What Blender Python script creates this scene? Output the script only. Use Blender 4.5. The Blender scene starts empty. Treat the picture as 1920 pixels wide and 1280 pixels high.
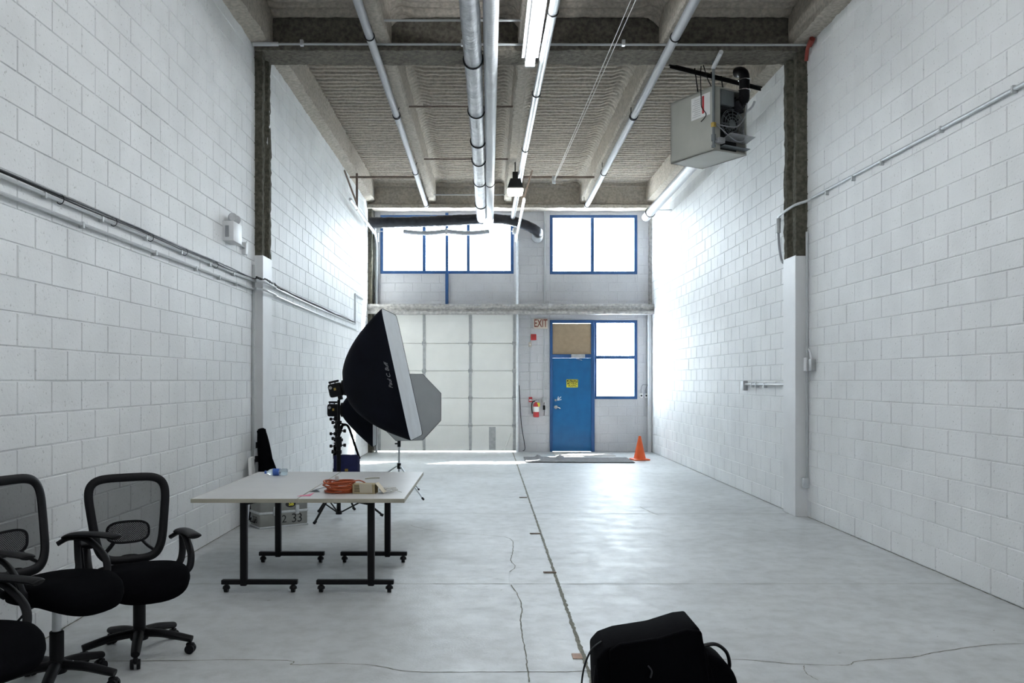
import bpy, bmesh, math, random
from mathutils import Vector, Matrix, noise
random.seed(7)
PI = math.pi
scene = bpy.context.scene
COL = scene.collection
F, CX, CY, CAMZ = 1621.0, 915.0, 713.0, 1.63

def at(u, v, Y):
    return Vector(((u - CX) * Y / F, Y, CAMZ - (v - CY) * Y / F))

# ------------------------------------------------------------------ materials
def node_mat(name):
    m = bpy.data.materials.new(name); m.use_nodes = True
    nt = m.node_tree
    return m, nt, nt.nodes['Principled BSDF'], nt.nodes['Material Output']

def pmat(name, col, rough=0.5, metal=0.0, spec=0.5, var=0.0, scale=8.0, bump=0.0, bscale=60.0, emit=None, estr=0.0):
    m, nt, b, out = node_mat(name)
    b.inputs['Base Color'].default_value = (*col, 1)
    b.inputs['Roughness'].default_value = rough
    b.inputs['Metallic'].default_value = metal
    b.inputs['Specular IOR Level'].default_value = spec
    tc = nt.nodes.new('ShaderNodeTexCoord')
    if var:
        n = nt.nodes.new('ShaderNodeTexNoise'); n.inputs['Scale'].default_value = scale; n.inputs['Detail'].default_value = 5
        nt.links.new(tc.outputs['Object'], n.inputs['Vector'])
        r = nt.nodes.new('ShaderNodeValToRGB')
        r.color_ramp.elements[0].position = .3; r.color_ramp.elements[1].position = .7
        r.color_ramp.elements[0].color = (*[max(0, c * (1 - var)) for c in col], 1)
        r.color_ramp.elements[1].color = (*[min(1, c * (1 + var)) for c in col], 1)
        nt.links.new(n.outputs['Fac'], r.inputs['Fac']); nt.links.new(r.outputs['Color'], b.inputs['Base Color'])
    if bump:
        n2 = nt.nodes.new('ShaderNodeTexNoise'); n2.inputs['Scale'].default_value = bscale; n2.inputs['Detail'].default_value = 6
        nt.links.new(tc.outputs['Object'], n2.inputs['Vector'])
        bp = nt.nodes.new('ShaderNodeBump'); bp.inputs['Strength'].default_value = bump; bp.inputs['Distance'].default_value = .01
        nt.links.new(n2.outputs['Fac'], bp.inputs['Height']); nt.links.new(bp.outputs['Normal'], b.inputs['Normal'])
    if emit:
        b.inputs['Emission Color'].default_value = (*emit, 1); b.inputs['Emission Strength'].default_value = estr
    return m

def block_mat(name, base):
    """white painted concrete block: blotchy paint, small pits"""
    m, nt, b, out = node_mat(name)
    tc = nt.nodes.new('ShaderNodeTexCoord')
    n1 = nt.nodes.new('ShaderNodeTexNoise'); n1.inputs['Scale'].default_value = 1.7; n1.inputs['Detail'].default_value = 5
    n2 = nt.nodes.new('ShaderNodeTexNoise'); n2.inputs['Scale'].default_value = 50; n2.inputs['Detail'].default_value = 3
    nt.links.new(tc.outputs['Object'], n1.inputs['Vector']); nt.links.new(tc.outputs['Object'], n2.inputs['Vector'])
    r1 = nt.nodes.new('ShaderNodeValToRGB')
    r1.color_ramp.elements[0].position = .32; r1.color_ramp.elements[1].position = .62
    r1.color_ramp.elements[0].color = (*[c * .90 for c in base], 1); r1.color_ramp.elements[1].color = (*base, 1)
    r2 = nt.nodes.new('ShaderNodeValToRGB')
    r2.color_ramp.elements[0].position = .27; r2.color_ramp.elements[1].position = .36
    r2.color_ramp.elements[0].color = (.66, .66, .65, 1); r2.color_ramp.elements[1].color = (1, 1, 1, 1)
    mx = nt.nodes.new('ShaderNodeMix'); mx.data_type = 'RGBA'; mx.blend_type = 'MULTIPLY'; mx.inputs[0].default_value = 1
    nt.links.new(n1.outputs['Fac'], r1.inputs['Fac']); nt.links.new(n2.outputs['Fac'], r2.inputs['Fac'])
    nt.links.new(r1.outputs['Color'], mx.inputs[6]); nt.links.new(r2.outputs['Color'], mx.inputs[7])
    nt.links.new(mx.outputs[2], b.inputs['Base Color'])
    b.inputs['Roughness'].default_value = .6; b.inputs['Specular IOR Level'].default_value = .35
    bp = nt.nodes.new('ShaderNodeBump'); bp.inputs['Strength'].default_value = .35; bp.inputs['Distance'].default_value = .006
    nt.links.new(n2.outputs['Fac'], bp.inputs['Height']); nt.links.new(bp.outputs['Normal'], b.inputs['Normal'])
    return m

def floor_mat():
    m, nt, b, out = node_mat('polished concrete')
    tc = nt.nodes.new('ShaderNodeTexCoord')
    def nz(s, d, mapscale=(1, 1, 1)):
        mp = nt.nodes.new('ShaderNodeMapping'); mp.inputs['Scale'].default_value = mapscale
        n = nt.nodes.new('ShaderNodeTexNoise'); n.inputs['Scale'].default_value = s; n.inputs['Detail'].default_value = d
        n.inputs['Roughness'].default_value = .62
        nt.links.new(tc.outputs['Object'], mp.inputs['Vector']); nt.links.new(mp.outputs['Vector'], n.inputs['Vector'])
        return n
    big, fine, streak = nz(.55, 7), nz(7, 8), nz(4, 8)
    r1 = nt.nodes.new('ShaderNodeValToRGB')
    r1.color_ramp.elements[0].position = .34; r1.color_ramp.elements[1].position = .66
    r1.color_ramp.elements[0].color = (.445, .46, .465, 1); r1.color_ramp.elements[1].color = (.585, .605, .615, 1)
    r2 = nt.nodes.new('ShaderNodeValToRGB')
    r2.color_ramp.elements[0].position = .30; r2.color_ramp.elements[1].position = .58
    r2.color_ramp.elements[0].color = (.80, .80, .79, 1); r2.color_ramp.elements[1].color = (1, 1, 1, 1)
    mx = nt.nodes.new('ShaderNodeMix'); mx.data_type = 'RGBA'; mx.blend_type = 'MULTIPLY'; mx.inputs[0].default_value = 1
    nt.links.new(big.outputs['Fac'], r1.inputs['Fac']); nt.links.new(fine.outputs['Fac'], r2.inputs['Fac'])
    nt.links.new(r1.outputs['Color'], mx.inputs[6]); nt.links.new(r2.outputs['Color'], mx.inputs[7])
    nt.links.new(mx.outputs[2], b.inputs['Base Color'])
    mr = nt.nodes.new('ShaderNodeMapRange'); mr.inputs['From Min'].default_value = .3; mr.inputs['From Max'].default_value = .7
    mr.inputs['To Min'].default_value = .40; mr.inputs['To Max'].default_value = .56
    nt.links.new(streak.outputs['Fac'], mr.inputs['Value']); nt.links.new(mr.outputs['Result'], b.inputs['Roughness'])
    b.inputs['Specular IOR Level'].default_value = .5
    grit = nz(55, 6)
    bp = nt.nodes.new('ShaderNodeBump'); bp.inputs['Strength'].default_value = .22; bp.inputs['Distance'].default_value = .01
    nt.links.new(grit.outputs['Fac'], bp.inputs['Height']); nt.links.new(bp.outputs['Normal'], b.inputs['Normal'])
    return m

def glass_mat():
    m, nt, b, out = node_mat('window glass'); nt.nodes.remove(b)
    t = nt.nodes.new('ShaderNodeBsdfTransparent'); t.inputs['Color'].default_value = (.94, .97, .97, 1)
    g = nt.nodes.new('ShaderNodeBsdfGlossy'); g.inputs['Roughness'].default_value = .02
    mx = nt.nodes.new('ShaderNodeMixShader'); mx.inputs[0].default_value = .05
    nt.links.new(t.outputs[0], mx.inputs[1]); nt.links.new(g.outputs[0], mx.inputs[2])
    nt.links.new(mx.outputs[0], out.inputs['Surface'])
    return m

def net_mat(name, col, open_frac, holes=None):
    """see-through woven mesh; holes=(pitch, radius) makes round punched holes instead of an even weave"""
    m, nt, b, out = node_mat(name)
    b.inputs['Base Color'].default_value = (*col, 1); b.inputs['Roughness'].default_value = .7; b.inputs['Specular IOR Level'].default_value = .2
    t = nt.nodes.new('ShaderNodeBsdfTransparent')
    mx = nt.nodes.new('ShaderNodeMixShader')
    if holes:
        pitch, rad = holes
        tc = nt.nodes.new('ShaderNodeTexCoord'); sp = nt.nodes.new('ShaderNodeSeparateXYZ')
        nt.links.new(tc.outputs['Object'], sp.inputs[0])
        def mth(op, a, bb=None):
            n = nt.nodes.new('ShaderNodeMath'); n.operation = op
            for i, q in enumerate((a, bb)):
                if q is None: continue
                if isinstance(q, (int, float)): n.inputs[i].default_value = q
                else: nt.links.new(q, n.inputs[i])
            return n.outputs[0]
        k = PI / pitch
        p = mth('MULTIPLY', mth('SINE', mth('MULTIPLY', mth('ADD', sp.outputs['X'], sp.outputs['Z']), k)),
                mth('SINE', mth('MULTIPLY', mth('SUBTRACT', sp.outputs['X'], sp.outputs['Z']), k)))
        f = mth('GREATER_THAN', mth('ABSOLUTE', p), rad)
        nt.links.new(f, mx.inputs[0])
        nt.links.new(b.outputs[0], mx.inputs[1]); nt.links.new(t.outputs[0], mx.inputs[2])
    else:
        mx.inputs[0].default_value = open_frac
        nt.links.new(b.outputs[0], mx.inputs[1]); nt.links.new(t.outputs[0], mx.inputs[2])
    nt.links.new(mx.outputs[0], out.inputs['Surface'])
    return m

M = {}
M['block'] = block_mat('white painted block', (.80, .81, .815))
M['block_back'] = block_mat('backlight-greyed painted block', (.58, .58, .605))  # grey deepened to put the backlit wall's shade into its colour
M['white'] = pmat('white paint', (.72, .73, .74), .5, var=.04, scale=3)
M['spray'] = pmat('sprayed fireproofing', (.45, .41, .355), .95, spec=.1, var=.22, scale=22, bump=.55, bscale=40)
M['spray_dark'] = pmat('dark sprayed fireproofing', (.10, .095, .075), .95, spec=.1, var=.4, scale=22, bump=1.0, bscale=45)  # much darker than the other sprayed coats
M['spray_shaded'] = pmat('shade-darkened sprayed fireproofing', (.17, .155, .13), .95, spec=.1, var=.35, scale=22, bump=.8, bscale=42)  # ceiling coat darkened so the cross beam's unlit face carries painted shade
M['spray_grey'] = pmat('grey sprayed fireproofing', (.42, .41, .40), .95, spec=.1, var=.3, scale=16, bump=.9, bscale=40)
M['floor'] = floor_mat()
M['joint'] = pmat('joint dirt', (.19, .19, .155), .9, var=.3, scale=30)
M['rust'] = pmat('rusty steel', (.22, .17, .14), .8, var=.3, scale=40)
M['blue'] = pmat('blue paint', (.02, .085, .24), .45, var=.10, scale=6)
M['bluedoor'] = pmat('bright blue door paint', (.005, .115, .30), .4, var=.10, scale=5, bump=.1, bscale=120)
M['glass'] = glass_mat()
M['tan'] = pmat('tan fibreboard', (.36, .27, .18), .8, var=.08, scale=10)
M['ohdoor'] = pmat('white sectional door', (.80, .80, .78), .5, var=.03, scale=3)
M['strip'] = pmat('galvanised strip', (.42, .43, .44), .45, .35, var=.15, scale=14)
M['galv'] = pmat('galvanised steel', (.62, .64, .66), .35, .6, var=.08, scale=20)
M['conduit'] = pmat('painted conduit', (.48, .50, .51), .4, var=.05)
M['greypipe'] = pmat('grey pipe paint', (.30, .31, .33), .5, var=.06, scale=4)
M['whitepipe'] = pmat('white pipe', (.60, .61, .63), .4, var=.03)
M['foil'] = pmat('silver duct wrap', (.36, .37, .39), .48, .15, var=.2, scale=9, bump=1.0, bscale=20)
M['blackfoil'] = pmat('black duct wrap', (.022, .024, .032), .3, .2, var=.4, scale=9, bump=.9, bscale=22)
M['black'] = pmat('black plastic', (.0045, .0045, .006), .5, spec=.22, var=.15)
M['blackfab'] = pmat('black fabric', (.0025, .0025, .0035), .95, spec=.04, var=.2, scale=60)
M['blackmetal'] = pmat('black powder coat', (.005, .005, .006), .5, spec=.22, var=.15)
M['softshell'] = pmat('black softbox nylon', (.0035, .0045, .010), .75, spec=.16, var=.3, scale=4, bump=.25, bscale=9)
M['diffuser'] = pmat('grey white diffuser cloth', (.52, .54, .56), .8, var=.06, scale=5, bump=1.0, bscale=7)
M['octaface'] = pmat('grey diffuser cloth', (.40, .42, .43), .85, var=.04, scale=5)
M['chrome'] = pmat('chrome', (.7, .7, .72), .18, 1.0, var=.05)
M['alu'] = pmat('aluminium sheet', (.27, .275, .26), .42, .35, var=.10, scale=7)
M['tabletop'] = pmat('grey laminate', (.56, .56, .56), .42, var=.05, scale=3)
M['tableedge'] = pmat('beige edge band', (.40, .38, .31), .6, var=.05)
M['orange'] = pmat('orange rubber', (.40, .07, .015), .45, var=.1)
M['cone'] = pmat('orange cone plastic', (.85, .13, .025), .45, var=.05)
M['card'] = pmat('cardboard', (.42, .34, .20), .85, var=.1)
M['cardlight'] = pmat('pale cardboard', (.62, .56, .44), .85, var=.06)
M['pink'] = pmat('pink paper', (.75, .24, .36), .8, var=.05)
M['wire'] = pmat('white cable', (.62, .62, .6), .5, var=.05)
M['red'] = pmat('red enamel', (.50, .03, .035), .4, var=.08)
M['redpipe'] = pmat('red primer', (.28, .05, .035), .6, var=.2)
M['cream'] = pmat('cream plastic', (.58, .51, .43), .5, var=.05)
M['exitred'] = pmat('faded red letters', (.20, .05, .035), .6, var=.08)
M['yellow'] = pmat('yellow sign', (.80, .72, .06), .5, var=.05)
M['ink'] = pmat('black ink', (.01, .01, .01), .6, var=.1)
M['navy'] = pmat('navy nylon', (.010, .014, .085), .7, var=.2, scale=20)
M['paper'] = pmat('white paper', (.78, .78, .77), .7, var=.04)
M['heater'] = pmat('beige grey enamel', (.40, .40, .36), .45, var=.05, scale=4)
M['heaterin'] = pmat('dark metal', (.03, .03, .035), .6, .3, var=.3)  # near-black metal for heater insides and small parts
M['heaterbox'] = pmat('grey control box', (.16, .18, .19), .5, .2, var=.1)
M['brass'] = pmat('brass', (.55, .38, .10), .35, .8, var=.1)
M['tarp'] = pmat('dark tarp', (.19, .19, .195), .9, spec=.03, var=.15, scale=12)
M['mat'] = pmat('doormat', (.42, .41, .40), .95, var=.15, scale=40)
M['tube'] = pmat('fluorescent tube', (.9, .9, .9), .4, var=.01, emit=(.93, .97, 1.0), estr=28)
M['lampglass'] = pmat('lit lamp lens', (.9, .9, .85), .4, var=.01, emit=(1.0, .98, .86), estr=22)
M['lampblack'] = pmat('lamp housing', (.03, .03, .03), .5, .2, var=.1)
M['lumbar'] = net_mat('punched lumbar plastic', (.007, .007, .009), .3, holes=(.0125, .45))
M['net'] = net_mat('black back mesh', (.008, .008, .011), .32)
M['scrap'] = pmat('pinkish scrap', (.45, .32, .26), .85, var=.15)
M['bluelabel'] = pmat('blue bottle label', (.04, .12, .45), .5, var=.2, scale=40)
def plastic_mat():
    m, nt, b, out = node_mat('clear plastic bottle')
    b.inputs['Base Color'].default_value = (.75, .86, .93, 1); b.inputs['Roughness'].default_value = .08
    b.inputs['Transmission Weight'].default_value = .75; b.inputs['IOR'].default_value = 1.2
    return m
M['plastic'] = plastic_mat()
M['outside'] = pmat('outside pavement', (.5, .5, .5), .9, var=.1)

# ------------------------------------------------------------------ mesh builder
class MB:
    def __init__(s): s.v = []; s.f = []; s.mi = []; s.cur = 0; s.sm = []
    def add(s, verts, faces, smooth=False):
        o = len(s.v); s.v += [Vector(p) for p in verts]
        for f in faces: s.f.append([i + o for i in f]); s.mi.append(s.cur); s.sm.append(smooth)
        return s
    def box(s, c, d, R=None, bevel=0.0, seg=2):
        bm = bmesh.new(); bmesh.ops.create_cube(bm, size=1)
        for v in bm.verts: v.co = Vector((v.co.x * d[0], v.co.y * d[1], v.co.z * d[2]))
        if bevel > 0:
            bmesh.ops.bevel(bm, geom=list(bm.edges), offset=min(bevel, min(d) * .49), segments=seg, profile=.5, affect='EDGES')
        c = Vector(c)
        for v in bm.verts: v.co = ((R @ v.co) if R else v.co) + c
        bm.verts.index_update()
        s.add([v.co.copy() for v in bm.verts], [[v.index for v in f.verts] for f in bm.faces], bevel > 0 and seg > 1)
        bm.free(); return s
    def bb(s, x0, x1, y0, y1, z0, z1, bevel=0.0, seg=2):
        return s.box(((x0 + x1) / 2, (y0 + y1) / 2, (z0 + z1) / 2), (abs(x1 - x0), abs(y1 - y0), abs(z1 - z0)), None, bevel, seg)
    def tube(s, path, r, n=10, closed=False, caps=True, flat=None, rfun=None):
        P = [Vector(p) for p in path]; N = len(P); T = []
        for i in range(N):
            a = P[(i - 1) % N] if (closed or i > 0) else P[i]
            b = P[(i + 1) % N] if (closed or i < N - 1) else P[i]
            t = b - a; T.append(t.normalized() if t.length > 1e-9 else Vector((0, 0, 1)))
        up = Vector((0, 0, 1)) if abs(T[0].z) < .9 else Vector((0, 1, 0))
        nrm = (up - T[0] * up.dot(T[0])).normalized(); V = []
        for i in range(N):
            nrm = nrm - T[i] * nrm.dot(T[i])
            nrm = nrm.normalized() if nrm.length > 1e-6 else T[i].orthogonal().normalized()
            bi = T[i].cross(nrm); rr = rfun(i / max(1, N - 1)) if rfun else r
            for k in range(n):
                a = 2 * PI * k / n
                ra, rb = (flat if flat else (rr, rr))
                if flat and rfun: ra, rb = ra * rr, rb * rr
                V.append(P[i] + nrm * (math.cos(a) * ra) + bi * (math.sin(a) * rb))
        Fc = []
        for i in range(N if closed else N - 1):
            j = (i + 1) % N
            for k in range(n):
                l = (k + 1) % n; Fc.append([i * n + k, i * n + l, j * n + l, j * n + k])
        if caps and not closed:
            Fc.append(list(range(n - 1, -1, -1))); Fc.append([(N - 1) * n + k for k in range(n)])
        return s.add(V, Fc, True)
    def cyl(s, a, b, r, r2=None, n=16):
        r2 = r if r2 is None else r2
        return s.tube([a, b], r, n, rfun=lambda t: r + (r2 - r) * t)
    def lathe(s, prof, c=(0, 0, 0), R=None, n=24):
        V = []; c = Vector(c)
        for (r, z) in prof:
            for k in range(n):
                p = Vector((r * math.cos(2 * PI * k / n), r * math.sin(2 * PI * k / n), z))
                V.append(((R @ p) if R else p) + c)
        m = len(prof); Fc = []
        for i in range(m - 1):
            for k in range(n):
                l = (k + 1) % n; Fc.append([i * n + k, i * n + l, (i + 1) * n + l, (i + 1) * n + k])
        Fc.append(list(range(n - 1, -1, -1))); Fc.append([(m - 1) * n + k for k in range(n)])
        return s.add(V, Fc, True)
    def grid(s, fn, nu, nv, smooth=True):
        V = [fn(i / nu, j / nv) for i in range(nu + 1) for j in range(nv + 1)]
        Fc = [[i * (nv + 1) + j, (i + 1) * (nv + 1) + j, (i + 1) * (nv + 1) + j + 1, i * (nv + 1) + j + 1] for i in range(nu) for j in range(nv)]
        return s.add(V, Fc, smooth)
    def prism(s, poly, y0, y1, bevel=0.0, fn=None, seg=2):
        bm = bmesh.new()
        vs = [bm.verts.new((x, y0, z)) for x, z in poly]
        f = bm.faces.new(vs); e = bmesh.ops.extrude_face_region(bm, geom=[f])
        for v in e['geom']:
            if isinstance(v, bmesh.types.BMVert): v.co.y = y1
        bmesh.ops.recalc_face_normals(bm, faces=bm.faces)
        if bevel: bmesh.ops.bevel(bm, geom=list(bm.edges), offset=bevel, segments=seg, profile=.5, affect='EDGES')
        bm.verts.index_update()
        s.add([fn(v.co.copy()) if fn else v.co.copy() for v in bm.verts], [[v.index for v in f.verts] for f in bm.faces], bevel > 0)
        bm.free(); return s
    def text(s, body, size, fn, shear=0.0, extrude=0.001, spacing=1.0, bold=0.0, align='CENTER'):
        cu = bpy.data.curves.new('t', 'FONT'); cu.body = body; cu.size = size; cu.shear = shear; cu.extrude = extrude
        cu.align_x = align; cu.align_y = 'CENTER'; cu.space_character = spacing; cu.offset = bold; cu.resolution_u = 3
        ob = bpy.data.objects.new('t', cu); COL.objects.link(ob)
        me = bpy.data.meshes.new_from_object(ob)
        s.add([fn(v.co) for v in me.vertices], [list(p.vertices) for p in me.polygons])
        bpy.data.objects.remove(ob); bpy.data.curves.remove(cu); bpy.data.meshes.remove(me)
        return s
    def xf(s, Mx):
        s.v = [Mx @ p for p in s.v]; return s
    def build(s, name, mat, parent=None, origin=None, rot=None, recalc=True):
        me = bpy.data.meshes.new(name)
        o = Vector(origin) if origin is not None else Vector((0, 0, 0))
        me.from_pydata([p - o for p in s.v], [], s.f)
        for m in (mat if isinstance(mat, list) else [mat]): me.materials.append(m)
        me.polygons.foreach_set('material_index', s.mi)
        me.polygons.foreach_set('use_smooth', s.sm)
        if recalc:
            bm = bmesh.new(); bm.from_mesh(me); bmesh.ops.recalc_face_normals(bm, faces=bm.faces); bm.to_mesh(me); bm.free()
        try: me.set_sharp_from_angle(angle=math.radians(40))
        except Exception: pass
        me.update()
        ob = bpy.data.objects.new(name, me); COL.objects.link(ob)
        if parent: ob.parent = parent
        ob.location = o
        return ob

def tag(o, label, cat, group=None, kind=None):
    o['label'] = label; o['category'] = cat
    if group: o['group'] = group
    if kind: o['kind'] = kind
    return o
def thing(name, label, cat, loc=(0, 0, 0), rotz=0.0, group=None, roty=0.0, kind=None, rotx=0.0):
    o = bpy.data.objects.new(name, None); COL.objects.link(o); o.empty_display_size = .1
    o.location = loc; o.rotation_euler = (rotx, roty, rotz)
    return tag(o, label, cat, group, kind)
def solo(mb, name, mat, label, cat, group=None, kind=None):
    n = len(mb.v); zs = min(p.z for p in mb.v)
    o = Vector((sum(p.x for p in mb.v) / n, sum(p.y for p in mb.v) / n, zs))
    return tag(mb.build(name, mat, None, o), label, cat, group, kind)
def smooth_path(pts, k=6, closed=False):
    P = [Vector(p) for p in pts]; N = len(P); out = []
    rng = range(N) if closed else range(N - 1)
    for i in rng:
        p0 = P[(i - 1) % N] if (closed or i > 0) else P[0]
        p1, p2 = P[i], P[(i + 1) % N]
        p3 = P[(i + 2) % N] if (closed or i < N - 2) else P[-1]
        for j in range(k):
            t = j / k
            out.append(.5 * ((2 * p1) + (p2 - p0) * t + (2 * p0 - 5 * p1 + 4 * p2 - p3) * t * t + (3 * p1 - p0 - 3 * p2 + p3) * t ** 3))
    if not closed: out.append(P[-1])
    return out

def spray(mb, prof, axis, a0, a1, step=.07, jit=.012, sub=.06):
    """extrude a closed 2-D profile along an axis, surface roughened like sprayed fibre.
    profile coords: axis 'x': (y,z); 'y': (x,z); 'z': (x,y)"""
    pts = []
    for i in range(len(prof)):
        a, b = Vector((*prof[i], 0)), Vector((*prof[(i + 1) % len(prof)], 0))
        k = max(1, int((b - a).length / sub))
        for j in range(k): pts.append(a.lerp(b, j / k))
    n = len(pts); N = max(2, int((a1 - a0) / step)); V = []
    for i in range(N + 1):
        t = a0 + (a1 - a0) * i / N
        for k, p in enumerate(pts):
            q = (Vector((t, p.x, p.y)) if axis == 'x' else Vector((p.x, t, p.y)) if axis == 'y' else Vector((p.x, p.y, t)))
            w = noise.noise_vector(q * 14.0) * jit + noise.noise_vector(q * 3.1) * jit * .8
            if i in (0, N): w = w * .2
            V.append(q + w)
    Fc = [[i * n + k, i * n + (k + 1) % n, (i + 1) * n + (k + 1) % n, (i + 1) * n + k] for i in range(N) for k in range(n)]
    Fc.append(list(range(n - 1, -1, -1))); Fc.append([N * n + k for k in range(n)])
    return mb.add(V, Fc, True)

BW, BH = .4064, .2032
def block_pads(mb, frame, a0, a1, b0, b1, phase, depth=.008, gap=.0042):
    """raised block faces over a rectangle; frame(a,b,d) -> world, d = height above the mortar plane"""
    k = int(b0 / BH)
    while k * BH < b1 - .01:
        z0, z1 = max(b0, k * BH), min(b1, (k + 1) * BH)
        off = phase + (0 if k % 2 else BW / 2)
        i = math.floor((a0 - off) / BW)
        while off + i * BW < a1 - .005:
            x0, x1 = max(a0, off + i * BW), min(a1, off + (i + 1) * BW)
            if x1 - x0 > .02 and z1 - z0 > .02:
                g = gap * random.uniform(.7, 1.5); g2 = g + .004; d = depth * random.uniform(.75, 1.2)
                V = [frame(x0 + g, z0 + gap, 0), frame(x1 - g, z0 + gap, 0), frame(x1 - g, z1 - gap, 0), frame(x0 + g, z1 - gap, 0),
                     frame(x0 + g2, z0 + gap + .004, d), frame(x1 - g2, z0 + gap + .004, d), frame(x1 - g2, z1 - gap - .004, d), frame(x0 + g2, z1 - gap - .004, d)]
                mb.add(V, [[4, 5, 6, 7], [0, 1, 5, 4], [1, 2, 6, 5], [2, 3, 7, 6], [3, 0, 4, 7]])
            i += 1
        k += 1

# ------------------------------------------------------------------ room shell
XL, XLF, XR, XRF = -2.80, -2.72, 3.83, 3.75
YC0, YC1, YB, YN = 10.35, 10.78, 19.8, -6.0
ZJ, ZD = 5.64, 6.07           # joist underside, deck

w = MB()
w.bb(XL - .2, XL, YN, YC1, 0, 6.2); block_pads(w, lambda a, b, d: Vector((XL + d, a, b)), YN, YC0 + .05, 0, 5.75, .2532)
w.bb(XLF - .28, XLF, YC1 - .1, YB + .2, 0, 6.2); block_pads(w, lambda a, b, d: Vector((XLF + d, a, b)), YC1 - .08, YB, 0, 5.75, .2532)
tag(w.build('wall_left', M['block'], recalc=True), 'left side wall of white painted concrete block', 'wall', kind='structure')
w = MB()
w.bb(XR, XR + .2, YN, YC1, 0, 6.2); block_pads(w, lambda a, b, d: Vector((XR - d, a, b)), YN, YC0 + .05, 0, 5.75, .2728)
w.bb(XRF, XRF + .28, YC1 - .1, YB + .2, 0, 6.2); block_pads(w, lambda a, b, d: Vector((XRF - d, a, b)), YC1 - .08, YB, 0, 5.75, .2728)
tag(w.build('wall_right', M['block']), 'right side wall of white painted concrete block', 'wall', kind='structure')
w = MB(); w.bb(XL - .2, XR + .2, YN - .2, YN, 0, 6.2)
tag(w.build('wall_front', M['block']), 'plain white wall at the near end of the room', 'wall', kind='structure')

S = F / YB
def bx(u): return (u - CX) / S
def bz(v): return CAMZ + (CY - v) / S
W1 = (bx(713), bx(963), bz(513), bz(403)); W2 = (bx(1031), bx(1195), bz(514), bz(403))
OD = (bx(704), bx(968), 0.0, bz(586)); DR = (bx(1031), bx(1113), 0.0, bz(600)); SL = (bx(1113), bx(1195), bz(748), bz(600))
rects = [(XLF - .05, W1[0], 3.2, 5.75), (W1[0], W1[1], 3.2, W1[2]), (W1[0], W1[1], W1[3], 5.75), (W1[1], W2[0], 3.2, 5.75),
         (W2[0], W2[1], 3.2, W2[2]), (W2[0], W2[1], W2[3], 5.75), (W2[1], XRF + .05, 3.2, 5.75),
         (XLF - .05, OD[0], 0, 3.2), (OD[0], OD[1], OD[3], 3.2), (OD[1], DR[0], 0, 3.2), (DR[0], SL[1], DR[3], 3.2),
         (SL[0], SL[1], 0, SL[2]), (SL[1], XRF + .05, 0, 3.2)]
w = MB()
for (a0, a1, b0, b1) in rects:
    w.bb(a0, a1, YB, YB + .2, b0, b1 if b1 < 5.7 else 6.2)
    block_pads(w, lambda a, b, d: Vector((a, YB - d, b)), a0, a1, b0, b1, .11, depth=.005)
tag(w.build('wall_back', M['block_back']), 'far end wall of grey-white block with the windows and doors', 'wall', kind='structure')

# floor with saw-cut joints and cracks
fl = MB()
fl.bb(XL - .2, XR + .2, YN - .2, YB + .2, -.2, 0)
fl.cur = 1
def strip(pts, w0, jit=0.0, k=10):
    P = smooth_path([(*p, .0012) for p in pts], k) if len(pts) > 2 else [Vector((*pts[0], .0012)).lerp(Vector((*pts[1], .0012)), i / 80) for i in range(81)]
    V = []
    for i, p in enumerate(P):
        t = (P[min(i + 1, len(P) - 1)] - P[max(i - 1, 0)]).normalized(); nn = Vector((-t.y, t.x, 0))
        o = nn * random.uniform(-jit, jit); ww = w0 * random.uniform(.6, 1.3) / 2
        V += [p + o + nn * ww, p + o - nn * ww]
    fl.add(V, [[2 * i, 2 * i + 1, 2 * i + 3, 2 * i + 2] for i in range(len(P) - 1)])
def fp(u, v):
    Y = CAMZ * F / (v - CY); return ((u - CX) * Y / F, Y)
for (a, b) in zip([3.0, 6.0, 9.0, 12.0, 15.5], [6.0, 9.0, 12.0, 15.5, 19.6]):
    strip([(.563, a), (.563, b)], .026 if a < 9 else .022, .003)
for Y in (6.93, 10.57, 15.2): strip([(XL, Y), (XR, Y)], .007 if Y < 9 else .010, .0015)
strip([(XL, 5.0)] + [fp(*p) for p in ((500, 1237), (550, 1246), (625, 1244), (700, 1247), (775, 1259), (960, 1259), (1085, 1258), (1200, 1245), (1370, 1236), (1485, 1244), (1585, 1247), (1610, 1239), (1710, 1232), (1760, 1222), (1885, 1207))] + [(XR, 5.3)], .008, .004)
for (x, a, b) in ((XL + .006, YN, YC0), (XR - .006, YN, YC0), (XLF + .006, YC1, YB), (XRF - .006, YC1, YB)):
    for k in range(6): strip([(x, a + (b - a) * k / 6), (x, a + (b - a) * (k + 1) / 6)], .012, .004)
strip([fp(*p) for p in ((770, 985), (800, 992), (860, 1000), (905, 1003), (955, 1009), (962, 1028), (958, 1050), (966, 1062), (955, 1072))], .007, .004)
strip([fp(*p) for p in ((958, 1096), (968, 1110), (978, 1135), (976, 1170), (983, 1210), (988, 1245), (992, 1279))], .008, .004)
strip([fp(*p) for p in ((1507, 1247), (1512, 1262), (1535, 1275))], .004, .003)
strip([fp(*p) for p in ((1200, 950), (1225, 962), (1235, 965))], .008, .003)
rr = random.Random(3)
for _ in range(70):                       # specks of grit and scuffs
    x, y = rr.uniform(-2.4, 3.7), rr.uniform(4.9, 17)
    a = rr.uniform(0, PI); l = rr.uniform(.004, .02) ; d = Vector((math.cos(a), math.sin(a) * .6, 0)) * l
    n2 = Vector((-d.y, d.x, 0)).normalized() * rr.uniform(.002, .005); p = Vector((x, y, .0012))
    fl.add([p - d, p + n2, p + d, p - n2], [[0, 1, 2, 3]])
tag(fl.build('floor', [M['floor'], M['joint']], recalc=False), 'pale worn concrete floor with joints and cracks', 'floor', kind='structure')

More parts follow.
